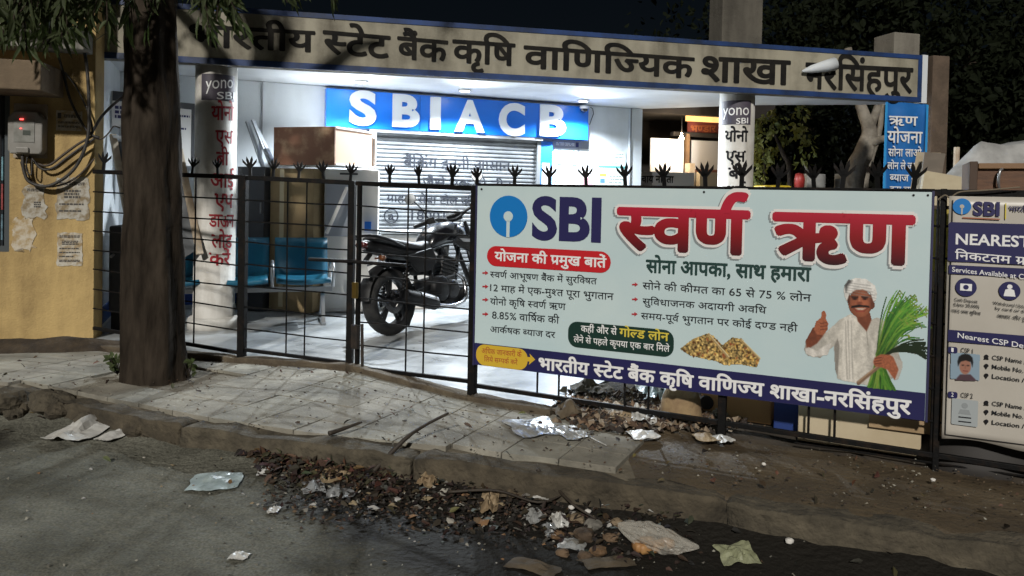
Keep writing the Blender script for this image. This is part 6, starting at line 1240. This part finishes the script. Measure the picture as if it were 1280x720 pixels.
for i, (px, py, r, lab) in enumerate(((987, 676, 5, 'white pebble alone on the dark road right of the greenish packet'), (714, 634, 3.5, 'left one of two small white pebbles above the heap'), (735, 639, 3.5, 'right one of two small white pebbles above the heap'), (603, 607, 4, 'white pebble at the kerb foot in the middle'), (955, 583, 2.5, 'tiny white pebble on the shaded paving'), (1166, 603, 2.8, 'white pebble on paving below the poster'))):
    c = hit(px, py + r * .6); s_ = r * c.y / FPX; tag(lumpy(c + Z * s_ * .6, s_, s_ * .8, i + 20).build('pebble', mat('white_stone', (.6, .58, .54), rough=.7), smooth=True), lab, 'pebble', 'pale pebbles')
# broken kerb fragments at the far left
for i, (px, py, r) in enumerate(((8, 506, 20), (38, 503, 24), (70, 508, 22), (98, 512, 14), (20, 520, 12), (172, 541, 14), (120, 524, 12))):
    c = hit(px, py); s_ = r * c.y / FPX; lumpy(c + Z * s_ * .3, s_ * 1.15, s_ * .75, i + 40).build('kerb_fragment', m_kerb[i % 2], pavement, smooth=False)
# sticks
def stick(pts, r, label, lifts): 
    P = [hit(x, y) + Z * l for (x, y), l in zip(pts, lifts)]; tag(MB().tube(spline(P, 5), list(np.linspace(r, r * .5, len(spline(P, 5)))), 7).build('stick', mat('wet_wood', (.022, .016, .012), (.04, .03, .02), scale=20, rough=.7), smooth=True), label, 'stick', 'sticks on the ground')
stick(((470, 580), (505, 562), (530, 553), (560, 548)), .014, 'dark branch poking up from the kerb over the pavement', (0, .04, .08, .13)); stick(((411, 549), (430, 545), (452, 541)), .014, 'short dark piece of wood on the pavement edge', (.02, .03, .05)); stick(((668, 592), (690, 615), (715, 640), (745, 662)), .010, 'thin twig sticking down into the rubbish heap', (.12, .05, .04, .05)); stick(((560, 620), (620, 618), (672, 633), (705, 625)), .008, 'long thin twig lying in the gutter water', (.02, .02, .02, .03))
stick(((738, 551), (758, 561)), .004, 'straight white straw on the paving', (.006, .006)); bpy.data.objects['stick.004'].data.materials[0] = m_wpl
# uncountable crumbs and leaf litter
def scatter(name, n, fn, size, cols, flat, label):
    V, F, C = [], [], []
    for _ in range(n):
        x, y = fn(); z = ground_z(x, y); s_ = size * random.uniform(.35, 1.5); a = random.uniform(0, 6.28); k = len(V); c = random.choice(cols); nv = 5
        for j in range(nv): t_ = a + 2 * math.pi * j / nv; q = s_ * random.uniform(.5, 1.1); V.append((x + q * math.cos(t_), y + q * math.sin(t_) * .7, z + .004 + abs(random.gauss(0, flat)) * s_))
        V.append((x, y, z + .006 + flat * s_ * 1.6)); C += [c] * 6; F += [(k + j, k + (j + 1) % nv, k + nv) for j in range(nv)]
    me = bpy.data.meshes.new(name); me.from_pydata(V, [], F); at_ = me.color_attributes.new('Col', 'FLOAT_COLOR', 'POINT'); at_.data.foreach_set('color', np.array([(*c, 1) for c in C], 'f').ravel())
    o = bpy.data.objects.new(name, me); COL.objects.link(o); me.materials.append(vcol_mat('crumbs', .8)); return tag(o, label, 'litter', kind='stuff')
def along(px0, px1, dy0, dy1):
    def f():
        x = random.uniform(px0, px1); y = np.interp(x, [p[0] for p in KERB_PX], [p[1] for p in KERB_PX]) + random.triangular(dy0, dy1, dy0 + (dy1 - dy0) * .3); p = hit(x, y); return p.x, p.y
    return f
browns = [(.055, .026, .012), (.036, .019, .011), (.066, .036, .017), (.024, .015, .010), (.095, .062, .034), (.018, .012, .009), (.05, .042, .032)]
def dead_leaves(name, n, fn, L0, cols, label):
    V, F, C = [], [], []
    for _ in range(n):
        x, y = fn(); k = len(V); p = Vector((x, y, ground_z(x, y) + random.uniform(.004, .035))); d_ = Vector((random.gauss(0, 1), random.gauss(0, 1), random.gauss(0, .35))); L_ = L0 * random.uniform(.5, 1.5)
        add_leaf(V, F, p, d_, L_, L_ * random.uniform(.16, .34), Vector((0, 0, 1)) + rv(.8)); C += [tuple(q * random.uniform(.6, 1.25) for q in random.choice(cols))] * (len(V) - k)
    me = bpy.data.meshes.new(name); me.from_pydata(V, [], F); at_ = me.color_attributes.new('Col', 'FLOAT_COLOR', 'POINT'); at_.data.foreach_set('color', np.array([(*c, 1) for c in C], 'f').ravel())
    o = bpy.data.objects.new(name, me); COL.objects.link(o); me.materials.append(vcol_mat('crumbs', .8)); return tag(o, label, 'litter', kind='stuff')
dead_leaves('leaf_litter', 1150, along(322, 500, 6, 64), .045, browns, 'reddish dry leaves and rot piled against the kerb')
dead_leaves('wet_leaves', 1300, along(340, 860, 14, 115), .035, [tuple(q * .45 for q in c) for c in browns], 'dark wet leaves matted along the gutter')
dead_leaves('stray_leaves', 160, lambda: (lambda x: (x, random.uniform(float(yline(KERB, x)) - .5, float(yline(FL, x)) - .05)))(random.uniform(-3.8, 2.8)), .04, browns + [(.12, .09, .04)], 'single dry leaves strewn over pavement and road edge')
scatter('gutter_debris', 1500, along(330, 800, 18, 115), .011, browns + [(.02, .017, .013)] * 6 + [(.22, .21, .18)], .5, 'fine dark rubbish and crumbs along the gutter')
scatter('road_grit', 900, lambda: (random.uniform(-3.5, 2.6), random.uniform(1.9, 4.2)), .007, [(.16, .15, .12), (.09, .085, .07), (.25, .24, .2), (.05, .045, .035)], .5, 'grit and small stones scattered over the road')
scatter('pavement_crumbs', 700, lambda: (lambda x: (x, random.uniform(float(yline(KERB, x)) + .05, float(yline(FL, x)) - .05)))(random.uniform(-3.6, 3.0)), .009, browns + [(.2, .18, .14)], .4, 'dry crumbs and leaf bits scattered on the pavement')
pales = [(.30, .28, .24), (.22, .17, .10), (.16, .15, .13), (.34, .33, .31), (.12, .08, .045), (.20, .11, .05), (.10, .12, .12)]
scatter('torn_wrappers', 130, along(340, 830, 14, 105), .026, pales, .35, 'torn pale wrapper scraps mixed through the gutter rubbish')
scatter('road_scraps', 60, along(0, 700, 30, 190), .012, pales, .3, 'tiny pale paper scraps scattered on the road')
def yardfn():
    p = G(random.triangular(690, 960, 770), random.triangular(488, 545, 515), 0); return p.x, p.y
scatter('yard_rubble', 2400, yardfn, .022, browns + [(.2, .15, .1), (.26, .22, .17), (.16, .1, .06)], .7, 'brown rubble and torn rubbish heaped behind the fence')
for (px, py, w, h, m_, lab) in ((822, 497, 46, 24, m_bluepl, 'bluish white plastic sheet on the rubble behind the fence'), (770, 520, 40, 22, m_tanp, 'tan crushed carton on the rubble behind the fence'), (800, 528, 40, 16, m_wpl, 'white torn wrapper on the rubble close to the fence rods'), (740, 492, 50, 16, m_card, 'brown flat carton at the far edge of the rubble'), (712, 521, 40, 12, m_card, 'brown rag at the left edge of the rubble')):
    crumple(px, py, w, h, m_, lab, lift=.06, group='rubbish behind the fence')
